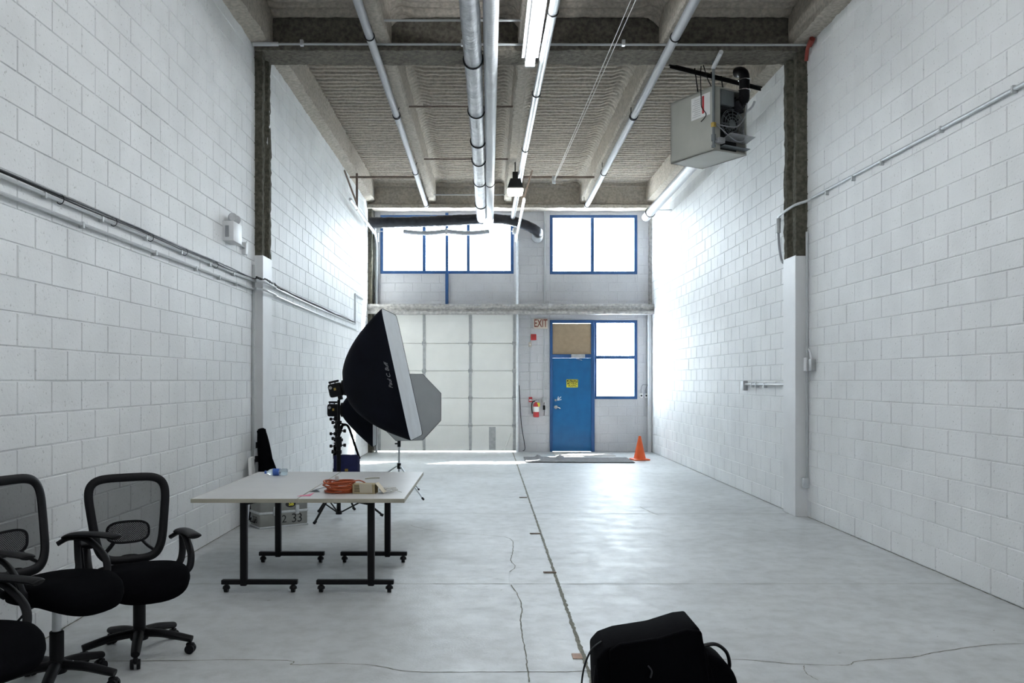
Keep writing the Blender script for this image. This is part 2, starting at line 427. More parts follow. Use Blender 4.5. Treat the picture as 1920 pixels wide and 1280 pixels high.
# ceiling deck: corrugated, sprayed, coved into the joists
JX = (-1.25, .45, 2.15)
def deck(mb, y0, y1, dy, ribs=True):
    nx = 96; ny = int((y1 - y0) / dy); V = []
    walls = [XL - .05, -1.25, .45, 2.15, XR + .05]
    for j in range(ny + 1):
        y = y0 + (y1 - y0) * j / ny
        for i in range(nx + 1):
            x = XL - .1 + (XR - XL + .2) * i / nx
            d = min(abs(x - q) for q in walls) - .09
            dyb = min(abs(y - y0), abs(y - y1)) if ribs else 9
            cove = .14 * math.exp(-max(0, d) / .06) + .10 * math.exp(-dyb / .10)
            fade = min(1, max(0, (d - .05) / .2))
            z = ZD - cove + (-.085 * (.5 + .5 * math.tanh(2.6 * (math.sin(2 * PI * y / .152) + .15))) * fade + .06 if ribs else 0)
            q = Vector((x, y, z)); z += noise.noise(q * 9) * .012
            V.append(Vector((x, y, z)))
    return mb.add(V, [[j * (nx + 1) + i, j * (nx + 1) + i + 1, (j + 1) * (nx + 1) + i + 1, (j + 1) * (nx + 1) + i] for j in range(ny) for i in range(nx)], True)
d = MB(); deck(d, YC1 - .15, YB, .0127); deck(d, 7.5, YC0 + .12, .0127); d.bb(XL - .2, XR + .2, YN - .2, 7.55, ZD, ZD + .1)
d.bb(XL - .3, XR + .3, YN - .3, YB + .4, 6.2, 6.4)
tag(d.build('ceiling', M['spray'], recalc=False), 'corrugated roof deck coated in sprayed beige fireproofing', 'ceiling', kind='structure')

# joists, wall joists
for k, x in enumerate(JX):
    b = MB()
    for (a0, a1) in ((YN, YC0 + .1), (YC1 - .12, YB - .25)):
        spray(b, [(x - .085, ZD), (x - .085, ZJ + .03), (x - .06, ZJ), (x + .06, ZJ), (x + .085, ZJ + .03), (x + .085, ZD)], 'y', max(a0, 6.5), a1, .06, .014, .05)
    tag(b.build('ceiling_beam', M['spray']), ('sprayed roof joist beside the left grey pipe', 'sprayed roof joist above the hanging lamp', 'sprayed roof joist beside the right grey pipe')[k], 'beam', kind='structure')
for side, x0, x1, xf0, xf1 in (('left', XL - .05, XL + .20, XLF - .05, XLF + .18), ('right', XR + .05, XR - .20, XRF + .05, XRF - .18)):
    b = MB()
    spray(b, [(x0, ZD), (x0, ZJ - .02), (x1, ZJ + .0), (x1, ZD)], 'y', 6.0, YC0 + .1, .05, .016, .05)
    spray(b, [(xf0, ZD), (xf0, ZJ - .02), (xf1, ZJ + .02), (xf1, ZD)], 'y', YC1 - .1, YB, .05, .016, .05)
    tag(b.build('trim_%d' % (1 if side == 'left' else 2), M['spray']), 'sprayed fireproofing strip along the top of the %s wall' % side, 'trim', kind='structure')
# main cross beam (wide-flange)
def ibeam(y0, y1, z0, z1, tf=.055, tw=.10):
    c = (y0 + y1) / 2
    return [(y0, z0), (y1, z0), (y1, z0 + tf), (c + tw / 2, z0 + tf + .05), (c + tw / 2, z1 - tf), (y1, z1 - tf), (y1, z1), (y0, z1), (y0, z1 - tf), (c - tw / 2, z1 - tf), (c - tw / 2, z0 + tf + .05), (y0, z0 + tf)]
b = MB(); spray(b, ibeam(YC0 - .02, YC1 + .02, 5.57, 6.19), 'x', XL - .05, XR + .05, .05, .014, .05)
tag(b.build('beam_crossing', M['spray_shaded']), 'sprayed steel beam, coloured dark for its shaded face, crossing the ceiling between the two columns', 'beam', kind='structure')
b = MB(); spray(b, ibeam(YB - .42, YB - .02, 5.50, 6.05, .07, .12), 'x', XLF - .03, XRF + .03, .05, .012, .05)
tag(b.build('beam_end', M['spray']), 'sprayed beam over the upper windows of the far wall', 'beam', kind='structure')
b = MB(); spray(b, [(YB - .34, 3.13), (YB + .02, 3.13), (YB + .02, 3.37), (YB - .34, 3.35), (YB - .36, 3.30), (YB - .30, 3.24), (YB - .36, 3.18)], 'x', XLF - .02, XRF + .02, .05, .010, .05)
tag(b.build('beam_middle', M['spray_grey']), 'grey sprayed beam halfway up the far wall', 'beam', kind='structure')
# columns: white boxed lower half, sprayed H-section above
for side, xw, xf, sg in (('left', XL, -2.694, 1), ('right', XR, 3.68, -1)):
    c = MB(); c.bb(xw - sg * .05, xf, YC0, YC1, 0, 3.13, .004, 1)
    c.cur = 1
    xa, xb = xw - sg * .04, xf + sg * (-.01)
    H = [(xa, YC0 + .0), (xb, YC0 + .0), (xb, YC0 + .10), (xb - sg * .09, YC0 + .15), (xb - sg * .09, YC1 - .15), (xb, YC1 - .10), (xb, YC1), (xa, YC1)]
    spray(c, H, 'z', 3.12, 5.62, .05, .014, .04)
    tag(c.build('column_%s' % side, [M['white'], M['spray_dark']]), 'steel column on the %s wall, boxed white below and bare sprayed above' % side, 'column', kind='structure')
b = MB(); spray(b, [(XLF - .02, YB), (XLF - .02, YB - .28), (XLF + .10, YB - .28), (XLF + .12, YB)], 'z', 0, 5.55, .06, .012, .05)
tag(b.build('column_corner', M['spray_dark']), 'dark sprayed column in the far left corner', 'column', kind='structure')
b = MB(); spray(b, [(XRF + .02, YB), (XRF + .02, YB - .06), (XRF - .06, YB - .06), (XRF - .08, YB)], 'z', 3.3, 5.6, .05, .012, .04)
tag(b.build('trim_3', M['spray_grey']), 'ragged sprayed seam in the upper far right corner', 'trim', kind='structure')

# ------------------------------------------------------------------ windows and doors of the far wall
def framed(name, label, R, mull_u=(), trans=(), t=.07, y=YB + .03, top=True):
    o = thing(name, label, 'window', ((R[0] + R[1]) / 2, y, R[2]), kind='structure'); ox, oz = o.location.x, o.location.z
    x0, x1, z0, z1 = R[0] - ox, R[1] - ox, 0, R[3] - oz
    f = MB()
    f.bb(x0, x0 + t, -.03, .06, z0, z1, .006, 1); f.bb(x1 - t, x1, -.03, .06, z0, z1, .006, 1)
    f.bb(x0, x1, -.032, .06, z0, z0 + t, .006, 1); f.bb(x0, x1, -.032, .06, z1 - t * .9, z1, .006, 1)
    f.build('window_frame', M['blue'], o)
    xs = [x0] + [m - ox for m in mull_u] + [x1]; zs = [z0] + [q - oz for q in trans] + [z1]
    for m in xs[1:-1]: MB().bb(m - .038, m + .038, -.028, .055, z0 + t, z1 - t, .005, 1).build('mullion', M['blue'], o)
    for q in zs[1:-1]: MB().bb(x0 + t, x1 - t, -.028, .055, q - .036, q + .036, .005, 1).build('transom_bar', M['blue'], o)
    for i in range(len(xs) - 1):
        for j in range(len(zs) - 1):
            MB().bb(xs[i] + .02, xs[i + 1] - .02, .02, .026, zs[j] + .02, zs[j + 1] - .02).build('pane', M['glass'], o)
    return o
framed('window_1', 'wide blue-framed upper window over the overhead door', W1, (bx(795), bx(878)))
framed('window_2', 'blue-framed two-pane upper window over the blue door', W2, (bx(1111),))
framed('window_3', 'blue-framed two-pane side window right of the blue door', SL, (), (bz(669.5),))

o = thing('door_1', 'white sectional overhead door with metal strips below the wide window', 'door', ((OD[0] + OD[1]) / 2, YB - .06, 0), kind='structure')
ox = o.location.x
zs = [.016] + [bz(v) for v in (797, 746, 695, 643.7)] + [3.22]
for i in range(5):
    p = MB(); p.bb(OD[0] - ox - .04, OD[1] - ox + .02, 0, .045, zs[i] + .006, zs[i + 1] - .006, .004, 1)
    for q in (.33, .66):
        z = zs[i] + (zs[i + 1] - zs[i]) * q; p.bb(OD[0] - ox, OD[1] - ox - .02, -.004, .002, z - .004, z + .004)
    pan = p.build('door_panel', M['ohdoor'], o)
MB().bb(OD[0] - ox - .04, OD[1] - ox + .02, .044, .055, .03, 3.22).build('leak_seal_sheet', M['ohdoor'], o)  # added sheet that stops daylight leaking through the panel seams
for u in (712, 795.5, 882, 964):
    x = bx(u) - ox; MB().bb(x - .03, x + .03, -.016, 0, .03, 3.2, .003, 1).build('stile', M['strip'], o)
    for z in zs[1:-1]:
        MB().bb(x - .045, x + .045, -.03, -.012, z - .045, z + .045, .006, 1).cyl((x - .05, -.03, z), (x + .05, -.03, z), .012, n=8).build('hinge', M['strip'], o)
MB().bb(bx(917) - ox, bx(929) - ox, -.014, 0, .05, bz(800), .003, 1).build('patch_plate', M['strip'], o)
MB().cyl((bx(945) - ox, -.01, .04), (bx(958) - ox, -.012, bz(812)), .012, n=6).build('brace', M['ohdoor'], o)

o = thing('door_2', 'blue steel door with lever handle and yellow sign, far wall', 'door', ((DR[0] + DR[1]) / 2, YB, 0), kind='structure')
ox = o.location.x; dx0, dx1, dz1 = DR[0] - ox, DR[1] - ox, DR[3]
f = MB(); f.bb(dx0, dx0 + .06, -.04, .12, 0, dz1, .006, 1); f.bb(dx1 - .06, dx1 + .02, -.04, .12, 0, dz1, .006, 1)
f.bb(dx0, dx1, -.042, .12, dz1 - .07, dz1, .006, 1); f.bb(dx0, dx1, -.042, .12, bz(671), bz(664), .006, 1)
f.build('door_frame', M['blue'], o)
lf = MB().bb(dx0 + .058, dx1 - .058, -.02, .03, .008, bz(671.2), .004, 1).build('door_leaf', M['bluedoor'], o)
MB().bb(dx0 + .058, dx1 - .058, -.008, .012, bz(664) + .0, bz(606.5), .002, 1).build('transom_board', M['tan'], o)
MB().bb(bx(1037) - ox - .01, bx(1107) - ox + .01, .03, .036, bz(664), bz(604)).build('pane', M['glass'], o)
hx, hz = bx(1042) - ox, bz(763)
h = MB().cyl((hx, -.02, hz), (hx, -.035, hz), .042, n=20).cyl((hx, -.035, hz), (hx, -.075, hz), .014, n=10)
h.tube(smooth_path([(hx, -.07, hz), (hx + .05, -.075, hz - .003), (hx + .10, -.072, hz - .03)], 5), .013, 10); h.build('handle', M['chrome'], o)
hz2 = bz(750); MB().cyl((hx - .005, -.02, hz2), (hx - .005, -.045, hz2), .032, .026, n=20).build('deadbolt', M['chrome'], o)
a = MB()
for (u0, v0, u1, v1) in ((1044.6, 750, 1052, 743.5), (1045, 750, 1047, 743), (1045, 750.2, 1052.5, 748.6)):
    p0, p1 = Vector((bx(u0) - ox, -.0215, bz(v0))), Vector((bx(u1) - ox, -.0215, bz(v1))); n_ = (p1 - p0).normalized().cross(Vector((0, 1, 0))) * .008
    a.add([p0 + n_, p0 - n_, p1 - n_, p1 + n_], [[0, 1, 2, 3]])
a.build('arrow_mark', M['paper'], o)
MB().bb(bx(1070.5) - ox, bx(1096) - ox, -.11, -.03, bz(671), bz(664), .012).build('door_closer', M['strip'], o)
MB().tube([(bx(1093) - ox, -.07, bz(671)), (bx(1080) - ox, -.10, bz(672.5)), (bx(1091) - ox, -.03, bz(675))], .008, 6).build('closer_arm', M['chrome'], o)
sx0, sx1, sz0, sz1 = bx(1062) - ox, bx(1083.3) - ox, bz(726), bz(711); sc = (sx0 + sx1) / 2; hgt = sz1 - sz0
sg = MB().bb(sx0, sx1, -.024, -.02, sz0, sz1, .001, 1).build('caution_sign', M['yellow'], o)
MB().bb(sx0 + .005, sx1 - .005, -.0262, -.024, sz1 - hgt * .37, sz1 - .006).build('sign_band', M['ink'], sg)
def onwall(x, z, y): return lambda c: Vector((x + c.x, y - c.z, z + c.y))
MB().text('CAUTION', .064, onwall(sc, sz1 - hgt * .2, -.0272), bold=.0012, spacing=.92).build('sign_lettering', M['yellow'], sg)
MB().text('MOVING', .060, onwall(sc, sz1 - hgt * .54, -.0252), bold=.0012, spacing=.95).text('TRAFFIC', .060, onwall(sc, sz1 - hgt * .82, -.0252), bold=.0012, spacing=.95).build('sign_lettering', M['ink'], sg)

# overhead-door hardware
def at_y(u, v, Y): return at(u, v, Y)
for side, x in (('left', -2.54), ('right', .665)):
    o = thing('door_track', 'galvanised overhead-door track on the %s of the wide window, curving back under the ceiling' % side, 'track', (x, YB - .12, 0), group=None)
    R = .30; zt = 4.93
    path = [Vector((0, 0, 0)), Vector((0, 0, 3.0)), Vector((0, 0, zt - R))]
    path += [Vector((0, -R + R * math.cos(a), zt - R + R * math.sin(a))) for a in [PI / 2 * i / 8 for i in range(1, 9)]]
    path += [Vector((0, -3.75, zt + .04))]
    MB().tube(path, 1, 6, flat=(.03, .03)).build('track_rail', M['galv'], o)
    yh = 16.75 - (YB - .12)
    hg = MB().bb(-.02, .02, yh - .02, yh + .02, zt, ZJ, .003, 1); hg.build('hanger', M['rust'], o)
    s_ = -1 if side == 'left' else 1
    MB().tube([(s_ * .16 if s_ < 0 else .17, yh - .5, ZJ - .06), (0, yh, zt + .12)], .018, 6).build('hanger', M['rust'], o)
    MB().bb(-.05, .05, -.02, .10, zt - .14, zt + .06, .01).build('bearing_plate', M['galv'], o)
o = thing('torsion_spring', 'grey wavy torsion spring bar across the wide upper window', 'spring', (bx(838), YB - .26, 5.0))
cx = o.location.x
MB().cyl((bx(700) - cx, 0, 0), (bx(968) - cx, 0, 0), .010, n=8).build('shaft', M['galv'], o)
for s_ in (-1, 1):
    pts = [(0, 0, .0), (.25 * s_, 0, -.03), (.5 * s_, 0, -.045), (.75 * s_, 0, -.03), (.97 * s_, 0, -.005)]
    MB().tube(smooth_path(pts, 6), .05, 12).build('coil_spring', M['greypipe'], o)
MB().bb(-.03, .03, -.05, .2, -.07, .07, .008).build('center_bracket', M['galv'], o)
for u in (704, 964): MB().cyl((bx(u) - cx - .04, 0, 0), (bx(u) - cx + .04, 0, 0), .07, n=16).build('cable_drum', M['galv'], o)
o = solo(MB().bb(bx(838) - .034, bx(838) + .034, YB - .05, YB - .008, 3.36, 5.46, .004, 1), 'steel_post', M['blue'], 'narrow blue steel post running down the middle of the wide window', 'post')

# ------------------------------------------------------------------ ducts and pipes under the roof
def wrapped(name, label, pts, r, mat, ridge=.10, amp=.10, group=None, bands=(), seed=1, n=18, cat='duct', k=24, spiral=False):
    P = smooth_path(pts, k); mb = MB(); rnd = random.Random(seed)
    L = [0]
    for i in range(1, len(P)): L.append(L[-1] + (P[i] - P[i - 1]).length)
    # resample
    tot = L[-1]; step = ridge / 3 if spiral else .05; Q = []; j = 0; m = int(tot / step)
    for i in range(m + 1):
        s = tot * i / m
        while j < len(L) - 2 and L[j + 1] < s: j += 1
        t = (s - L[j]) / max(1e-6, L[j + 1] - L[j]); Q.append(P[j].lerp(P[j + 1], t))
    if spiral: rf = lambda t: r * (1 + amp * (1 if int(t * m) % 3 == 0 else 0))
    else:
        jit = [1 + amp * rnd.uniform(-1, 1) for _ in range(m + 2)]
        rf = lambda t: r * jit[int(t * m)]
    mb.tube(Q, r, n, rfun=rf)
    o = thing(name, label, cat, Q[0], group=group); O = Vector(Q[0])
    mb.v = [p - O for p in mb.v]; mb.build('duct_sleeve' if cat == 'duct' else 'pipe_run', mat, o)
    for f in bands:
        i = int(f * m); c = Q[i]; t = (Q[min(i + 1, m)] - Q[max(i - 1, 0)]).normalized()
        tilt = Vector((rnd.uniform(-.25, .25), 0, rnd.uniform(-.25, .25))) if cat == 'duct' else Vector((0, 0, 0))
        t = (t + tilt).normalized(); q = t.to_track_quat('Z', 'Y').to_matrix()
        ring = [c - O + q @ Vector((math.cos(a) * r * 1.09, math.sin(a) * r * 1.09, 0)) for a in [2 * PI * x / 20 for x in range(20)]]
        MB().tube(ring, .011 if cat == 'duct' else .008, 6, closed=True).build('band' if cat == 'duct' else 'pipe_clamp', M['blackmetal'], o)
    return o
wrapped('insulated_duct', 'silver foil-wrapped duct with dark bands running down the room', [(-.24, 6.5, 5.50), (-.19, 8.8, 5.47), (-.16, 13, 5.36), (-.15, 17, 5.25), (-.145, 19.15, 5.21)], .105, M['foil'], amp=.045, bands=(.30, .44, .55, .63, .74, .885), seed=3)
wrapped('ribbed_duct', 'white ribbed flexible duct beside the foil-wrapped duct', [(.02, 6.5, 5.50), (.03, 8.8, 5.47), (.035, 13, 5.36), (.035, 17, 5.25), (.04, 19.1, 5.22)], .078, M['whitepipe'], ridge=.06, amp=.09, spiral=True, bands=(.75,))
wrapped('vent_pipe', 'thin bright metal vent pipe right of the ceiling light', [(.72, 6.5, 5.47), (.68, 8.7, 5.47), (.63, 13, 5.46), (.61, 15.2, 5.45), (.60, 16.5, 5.41), (.55, 19.15, 5.24)], .05, M['galv'], amp=.01, bands=(.2, .4, .62, .8), cat='pipe')
wrapped('sprinkler_pipe', 'grey pipe hung under the left roof joist', [(-1.34, 6.5, 5.53), (-1.345, 12, 5.53), (-1.36, 16, 5.53), (-1.375, 19.3, 5.53)], .048, M['greypipe'], amp=.003, bands=(.26, .485, .49, .76, .99), cat='pipe')
wrapped('sprinkler_pipe', 'grey pipe hung under the right roof joist', [(2.10, 6.5, 5.52), (2.14, 12, 5.52), (2.17, 16, 5.52), (2.20, 19.3, 5.52)], .052, M['greypipe'], amp=.003, bands=(.26, .485, .49, .76, .99), cat='pipe')
wrapped('flue_pipe', 'white capped pipe sloping along the right wall behind the heater', [(3.40, 12.1, 5.22), (3.37, 14, 5.17), (3.33, 18.2, 5.07)], .092, M['whitepipe'], amp=.004, bands=(.93,), cat='pipe')
for y in (13.6, 17.6): MB().cyl((.02, y - 12.1, -.12 + .0), (XRF - 3.402, y - 12.1, -.12), .012, n=6).build('wall_strap', M['galv'], bpy.data.objects['flue_pipe'])
wrapped('black_duct', 'black foil-wrapped duct crossing in front of the wide upper window', [(-2.62, 19.2, 5.13), (-1.9, 19.2, 5.14), (-1.0, 19.2, 5.17), (-.4, 19.2, 5.20), (-.10, 19.2, 5.21)], .12, M['blackfoil'], amp=.05, seed=5)
o = wrapped('black_duct', 'short black duct right of the wide window, bending into the wall', [(.12, 19.2, 5.22), (.5, 19.22, 5.18), (.85, 19.24, 5.08), (1.08, 19.3, 4.97), (1.14, 19.5, 4.93)], .11, M['blackfoil'], amp=.05, seed=6)
c0 = o.location
MB().tube([Vector((1.12, 19.42, 4.94)) - c0, Vector((1.13, 19.78, 4.90)) - c0], .125, 18).build('end_collar', M['galv'], o)
for nm, hx in (('sprinkler_pipe', .06), ('sprinkler_pipe.001', .0)):
    po = bpy.data.objects[nm]
    for y in (9.0, 12.7, 15.9, 18.9): MB().cyl((0, y - 6.5, .03), (hx, y - 6.5, .16), .006, n=6).build('hanger_rod', M['blackmetal'], po)
# cross rods between joists
def rod(p0, p1, r, mat, label, name='bridging_rod', cat='rod', group=None):
    return solo(MB().cyl(p0, p1, r, n=8), name, mat, label, cat, group)
for Y, m, lab in ((9.68, 'conduit', 'pale bridging rod between the joists nearest the camera'), (12.73, 'rust', 'dark bridging rod between the joists, second from the cross beam outwards'),
                  (15.75, 'rust', 'dark bridging rod between the joists halfway down the far bay'), (18.77, 'conduit', 'pale bridging rod between the joists close to the far wall')):
    rod((-1.165, Y, 5.66), (.365, Y, 5.66), .014, M[m], lab)
rod((XLF + .02, 16.9, 5.60), (-1.34, 16.9, 5.60), .022, M['rust'], 'dark angle bar from left wall to left joist above the door track', 'angle_bar', 'bar')
rod((.53, 16.9, 5.60), (2.08, 16.9, 5.60), .022, M['rust'], 'dark angle bar carrying the clothesline pulley', 'angle_bar', 'bar')
o = thing('cross_conduit', 'thin white conduit crossing the ceiling in front of the dark beam', 'conduit', (XL, 10.22, 5.60))
MB().cyl((.02, 0, .005), (XR - XL - .02, 0, -.005), .015, n=8).build('conduit_run', M['conduit'], o)
MB().cyl((.02, 0, .005), (.32, 0, .005), .026, n=10).build('conduit_sleeve', M['whitepipe'], o)
for x in (.6, 2.5, 4.4): MB().bb(x - .02, x + .02, -.03, .02, -.02, .05, .004, 1).build('clamp', M['galv'], o)
o = thing('red_pipe', 'short red branch pipe at the top of the right wall', 'pipe', (XR - .03, 10.0, 5.5))
MB().tube(smooth_path([(0, .1, .25), (-.03, .08, .12), (-.04, .1, .08), (-.03, .2, .04), (-.01, .3, -.06)], 5), .022, 8).build('pipe_run', M['redpipe'], o)
MB().cyl((-.03, .05, .10), (-.03, .14, .06), .034, n=10).build('elbow', M['redpipe'], o)
o = thing('clothesline', 'pair of white lines stretched to a pulley under the ceiling', 'line', (1.28, 16.8, 5.50))
for dx in (-.025, .025):
    MB().tube([(dx * .4, 0, .0), (.22 + dx, -8.3, .03), (.27 + dx, -10.3, .04)], .0045, 6).build('line', M['wire'], o)
MB().cyl((-.03, 0, 0), (.03, 0, 0), .05, n=14).bb(-.035, .035, -.012, .012, 0, .1, .003, 1).build('pulley', M['galv'], o)

# fluorescent strips in a row, first one in view, unseen others added as fill
def strip_light(Y0, Y1, label, group=None, x=.50, z=5.42):
    o = thing('fluorescent_light', label, 'light', (x, (Y0 + Y1) / 2, z), group=group); h = (Y1 - Y0) / 2
    MB().bb(-.055, .055, -h, h, .0, .06, .008).bb(-.10, .10, -h, h, .055, .068, .003, 1).build('housing', M['white'], o)
    for dx in (-.033, .033):
        MB().cyl((dx, -h + .03, -.028), (dx, h - .03, -.028), .019, n=12).build('tube', M['tube'], o)
    for e in (-1, 1): MB().bb(-.06, .06, e * h - .02, e * h + .02, -.05, .06, .006).build('socket', M['white'], o)
    for e in (-.7, .7): MB().cyl((0, e * h, .06), (0, e * h, ZJ - z + .02), .006, n=6).build('hanger', M['galv'], o)
    return o
strip_light(7.92, 10.32, 'bright twin-tube fluorescent light hanging by the white ribbed duct')
for i, Y in enumerate((5.2, 2.4, -.4, -3.2)):
    strip_light(Y, Y + 2.4, 'unseen twin-tube fluorescent light added overhead as fill, outside the picture', 'added fluorescent fill lights behind the picture')
o = thing('bay_light', 'black hanging work lamp with a glowing lens under the middle joist', 'lamp', (.50, 15.9, 5.10))
MB().prism([(-.15, .04), (.15, .04), (.09, .22), (-.09, .22)], -.13, .13, .012).build('lamp_housing', M['lampblack'], o)
MB().bb(-.05, .05, -.05, .05, .21, .36, .012).build('ballast', M['lampblack'], o)
MB().cyl((0, 0, .34), (0, 0, ZJ - 5.10 + .02), .012, n=8).build('stem', M['lampblack'], o)
MB().prism([(-.13, -.06), (.13, -.06), (.15, .04), (-.15, .04)], -.12, .12, .02).build('lens', M['lampglass'], o)

# ------------------------------------------------------------------ unit heater
hang = math.atan2(.27, .49)
o = thing('unit_heater', 'beige gas unit heater with fan and flue hanging from the ceiling', 'heater', (2.80, 10.73, 4.49), hang)
# local: near corner at origin, +x toward the right wall (fan face in the x-z plane at y=0), +y away
HX, HY, HZ = .56, .80, .80
body = MB()
body.bb(0, .02, 0, HY, 0, HZ); body.bb(HX - .02, HX, 0, HY, 0, HZ); body.bb(0, HX, 0, HY, 0, .02); body.bb(0, HX, 0, HY, HZ - .02, HZ); body.bb(0, HX, HY - .02, HY, 0, HZ)
body.bb(0, .11, -.002, .02, .0, HZ, .003, 1)
body.build('cabinet', M['heater'], o)
MB().bb(.02, HX - .02, .16, .18, .02, HZ - .02).bb(.11, HX - .02, .03, .16, .44 + .11, .58).build('back_panel', M['heaterin'], o)
MB().bb(.12, .33, -.02, .12, .58, .77, .008).build('control_box', M['heaterbox'], o)
g = MB()
for r in (.05, .09, .13, .17, .19): g.tube([(.34 + r * math.cos(a), .02, .37 + r * math.sin(a)) for a in [2 * PI * i / 28 for i in range(28)]], .004, 5, closed=True)
for i in range(12):
    a = 2 * PI * i / 12; g.cyl((.34 + .05 * math.cos(a), .02, .37 + .05 * math.sin(a)), (.34 + .19 * math.cos(a), .02, .37 + .19 * math.sin(a)), .0035, n=5)
g.cyl((.34, .02, .37), (.34, .15, .37), .06, n=16); g.build('fan_guard', M['heaterbox'], o)
for i in range(4):
    a = PI / 2 * i + .4; c = Vector((.34 + .10 * math.cos(a), .09, .37 + .10 * math.sin(a)))
    MB().box(c, (.16, .004, .09), Matrix.Rotation(-a, 3, 'Y') @ Matrix.Rotation(.5, 3, 'X')).build('fan_blade', M['heaterin'], o)
MB().box((.36, -.06, .175), (.42, .17, .006), Matrix.Rotation(-.30, 3, 'X')).build('louver', M['strip'], o)
MB().box((.34, -.02, .06), (.44, .09, .006), Matrix.Rotation(-.15, 3, 'X')).build('louver', M['heaterbox'], o)
MB().cyl((.42, .0, .62), (.42, .12, .62), .085, n=18).cyl((.42, -.06, .62), (.42, .0, .62), .06, n=16).build('inducer_fan', M['heaterin'], o)
fluep = MB().tube(smooth_path([(.40, -.03, .63), (.46, -.05, .68), (.47, -.05, .78), (.47, -.05, .92), (.47, -.04, 1.0), (.475, .01, 1.05), (.48, .09, 1.07)], 6), .065, 16)
fl_ = fluep.build('flue', M['blackmetal'], o)
for zc_ in (.80, .93): MB().tube([(.47 + .07 * math.cos(a), -.05 + .07 * math.sin(a), zc_) for a in [2 * PI * i / 18 for i in range(18)]], .008, 6, closed=True).build('flue_clamp', M['chrome'], fl_)
lb = MB().bb(-.003, 0, .06, .40, .46, .74).build('rating_label', M['paper'], o)
MB().bb(-.0045, -.003, .165, .20, .50, .72).build('warning_stripe', M['red'], lb)
ln = MB()
for i in range(9): ln.bb(-.0042, -.003, .23 + .0, .38 - .02 * (i % 3), .49 + .026 * i, .496 + .026 * i)
ln.build('print_lines', M['strip'], lb)
MB().cyl((-.03, -.03, .03), (-.03, -.03, 1.10), .017, n=10).cyl((-.03, -.03, .10), (-.03, -.03, .18), .028, n=10).cyl((-.03, -.03, .02), (-.03, -.03, .05), .026, n=10).build('gas_pipe', M['heaterbox'], o)
MB().bb(-.055, -.005, -.055, -.005, .27, .33, .008).cyl((-.03, -.06, .30), (-.03, 0, .30), .016, n=8).build('gas_valve', M['brass'], o)
MB().bb(.01, .12, -.08, -.01, .08, .15, .01).cyl((-.03, -.03, .11), (.05, -.04, .11), .02, n=8).build('regulator', M['strip'], o)
MB().tube(smooth_path([(.44, -.05, .72), (.46, -.10, .60), (.40, -.12, .42), (.28, -.10, .30), (.10, -.06, .30), (-.01, -.04, .32)], 6), .007, 6).tube(smooth_path([(.0, -.04, .32), (.14, -.08, .20), (.30, -.10, .12), (.42, -.09, .16), (.46, -.04, .30)], 6), .007, 6).build('flexible_conduit', M['greypipe'], o)
MB().tube(smooth_path([(-.02, .20, 1.1), (-.02, .21, .95), (-.02, .20, .70), (-.02, .19, .58), (-.03, .10, .46), (-.02, .20, .40)], 6), .006, 6).tube(smooth_path([(-.02, .16, 1.1), (-.01, .10, .92), (.0, .04, .80)], 6), .006, 6).build('wiring', M['black'], o)
for (x, y) in ((.02, .3), (.30, .3), (HX - .04, .35)):
    MB().cyl((x, y, HZ), (x, y + .06, 1.13), .008, n=6).build('hanger_rod', M['blackmetal'], o)
p0, p1 = Vector((2.30, 10.93, 5.62)), Vector((XRF - .03, 11.79, 5.62))
dv = (p1 - p0); R_ = Matrix.Rotation(math.atan2(dv.y, dv.x), 3, 'Z')
solo(MB().box((p0 + p1) / 2, (dv.length, .05, .012), R_).box((p0 + p1) / 2 + Vector((0, 0, -.02)), (dv.length, .008, .05), R_), 'support_angle', M['blackmetal'], 'black steel angle bar carrying the gas heater', 'bar')
rod((2.79, 10.70, 5.50), (2.77, 10.27, 5.53), .028, M['whitepipe'], 'short white pipe from the cross conduit to the heater gas line', 'gas_pipe', 'pipe')
o = solo(MB().tube(smooth_path([(3.52, 12.2, 5.50), (3.50, 12.1, 5.40), (3.58, 12.0, 5.36), (3.66, 12.0, 5.42), (3.7, 12.0, 5.5)], 6), .018, 8), 'pipe_hook', M['whitepipe'], 'small white hooked pipe on the right wall behind the heater', 'pipe')

# ------------------------------------------------------------------ side wall conduits and boxes
def run(name, label, pts, r, mat, cat='conduit', clamps=(), k=5, n=8, smooth=True, cm=None):
    P = smooth_path(pts, k) if smooth else [Vector(p) for p in pts]
    O = Vector(pts[0]); o = thing(name, label, cat, O)
    MB().tube([p - O for p in P], r, n).build('conduit_run', mat, o)
    for c in clamps: c = Vector(c) - O; MB().bb(c.x - r * 1.2, c.x + r * 1.2, c.y - .012, c.y + .012, c.z - r * 2.0, c.z + r * 1.25, .003, 1).build('clamp', cm or M['conduit'], o)
    return o
xc = XL + .028
def lw(z, x=0): return [(xc, -1.0, z), (xc, 5.0, z), (xc, 9.8, z + .01), (xc + .06, 10.1, z + .01), (xc + .118, 10.29, z + .01), (xc + .122, 10.5, z + .005), (xc + .12, 10.8, z), (XLF + .03, 11.15, z), (XLF + .03, 14, z - .02)]
o = run('wall_conduit', 'upper conduit on the left wall with a black cable strapped on top', lw(2.79) + [(XLF + .03, 17.0, 2.77), (XLF + .03, 17.5, 2.77)], .013, M['conduit'], clamps=[(xc, y, 2.79) for y in (5.4, 6.2, 7.0, 7.8, 8.6, 9.4)])
O = Vector(o.location)
for dz, dd in ((.022, .003), (.030, .012)):
    rnd = random.Random(int(dz * 1000)); P = [Vector(p) + Vector((dd, 0, dz + rnd.uniform(-.006, .012))) - O for p in smooth_path(lw(2.79) + [(XLF + .03, 17.3, 2.77)], 6)]
    MB().tube(P, .007, 6).build('cable', M['black'], o)
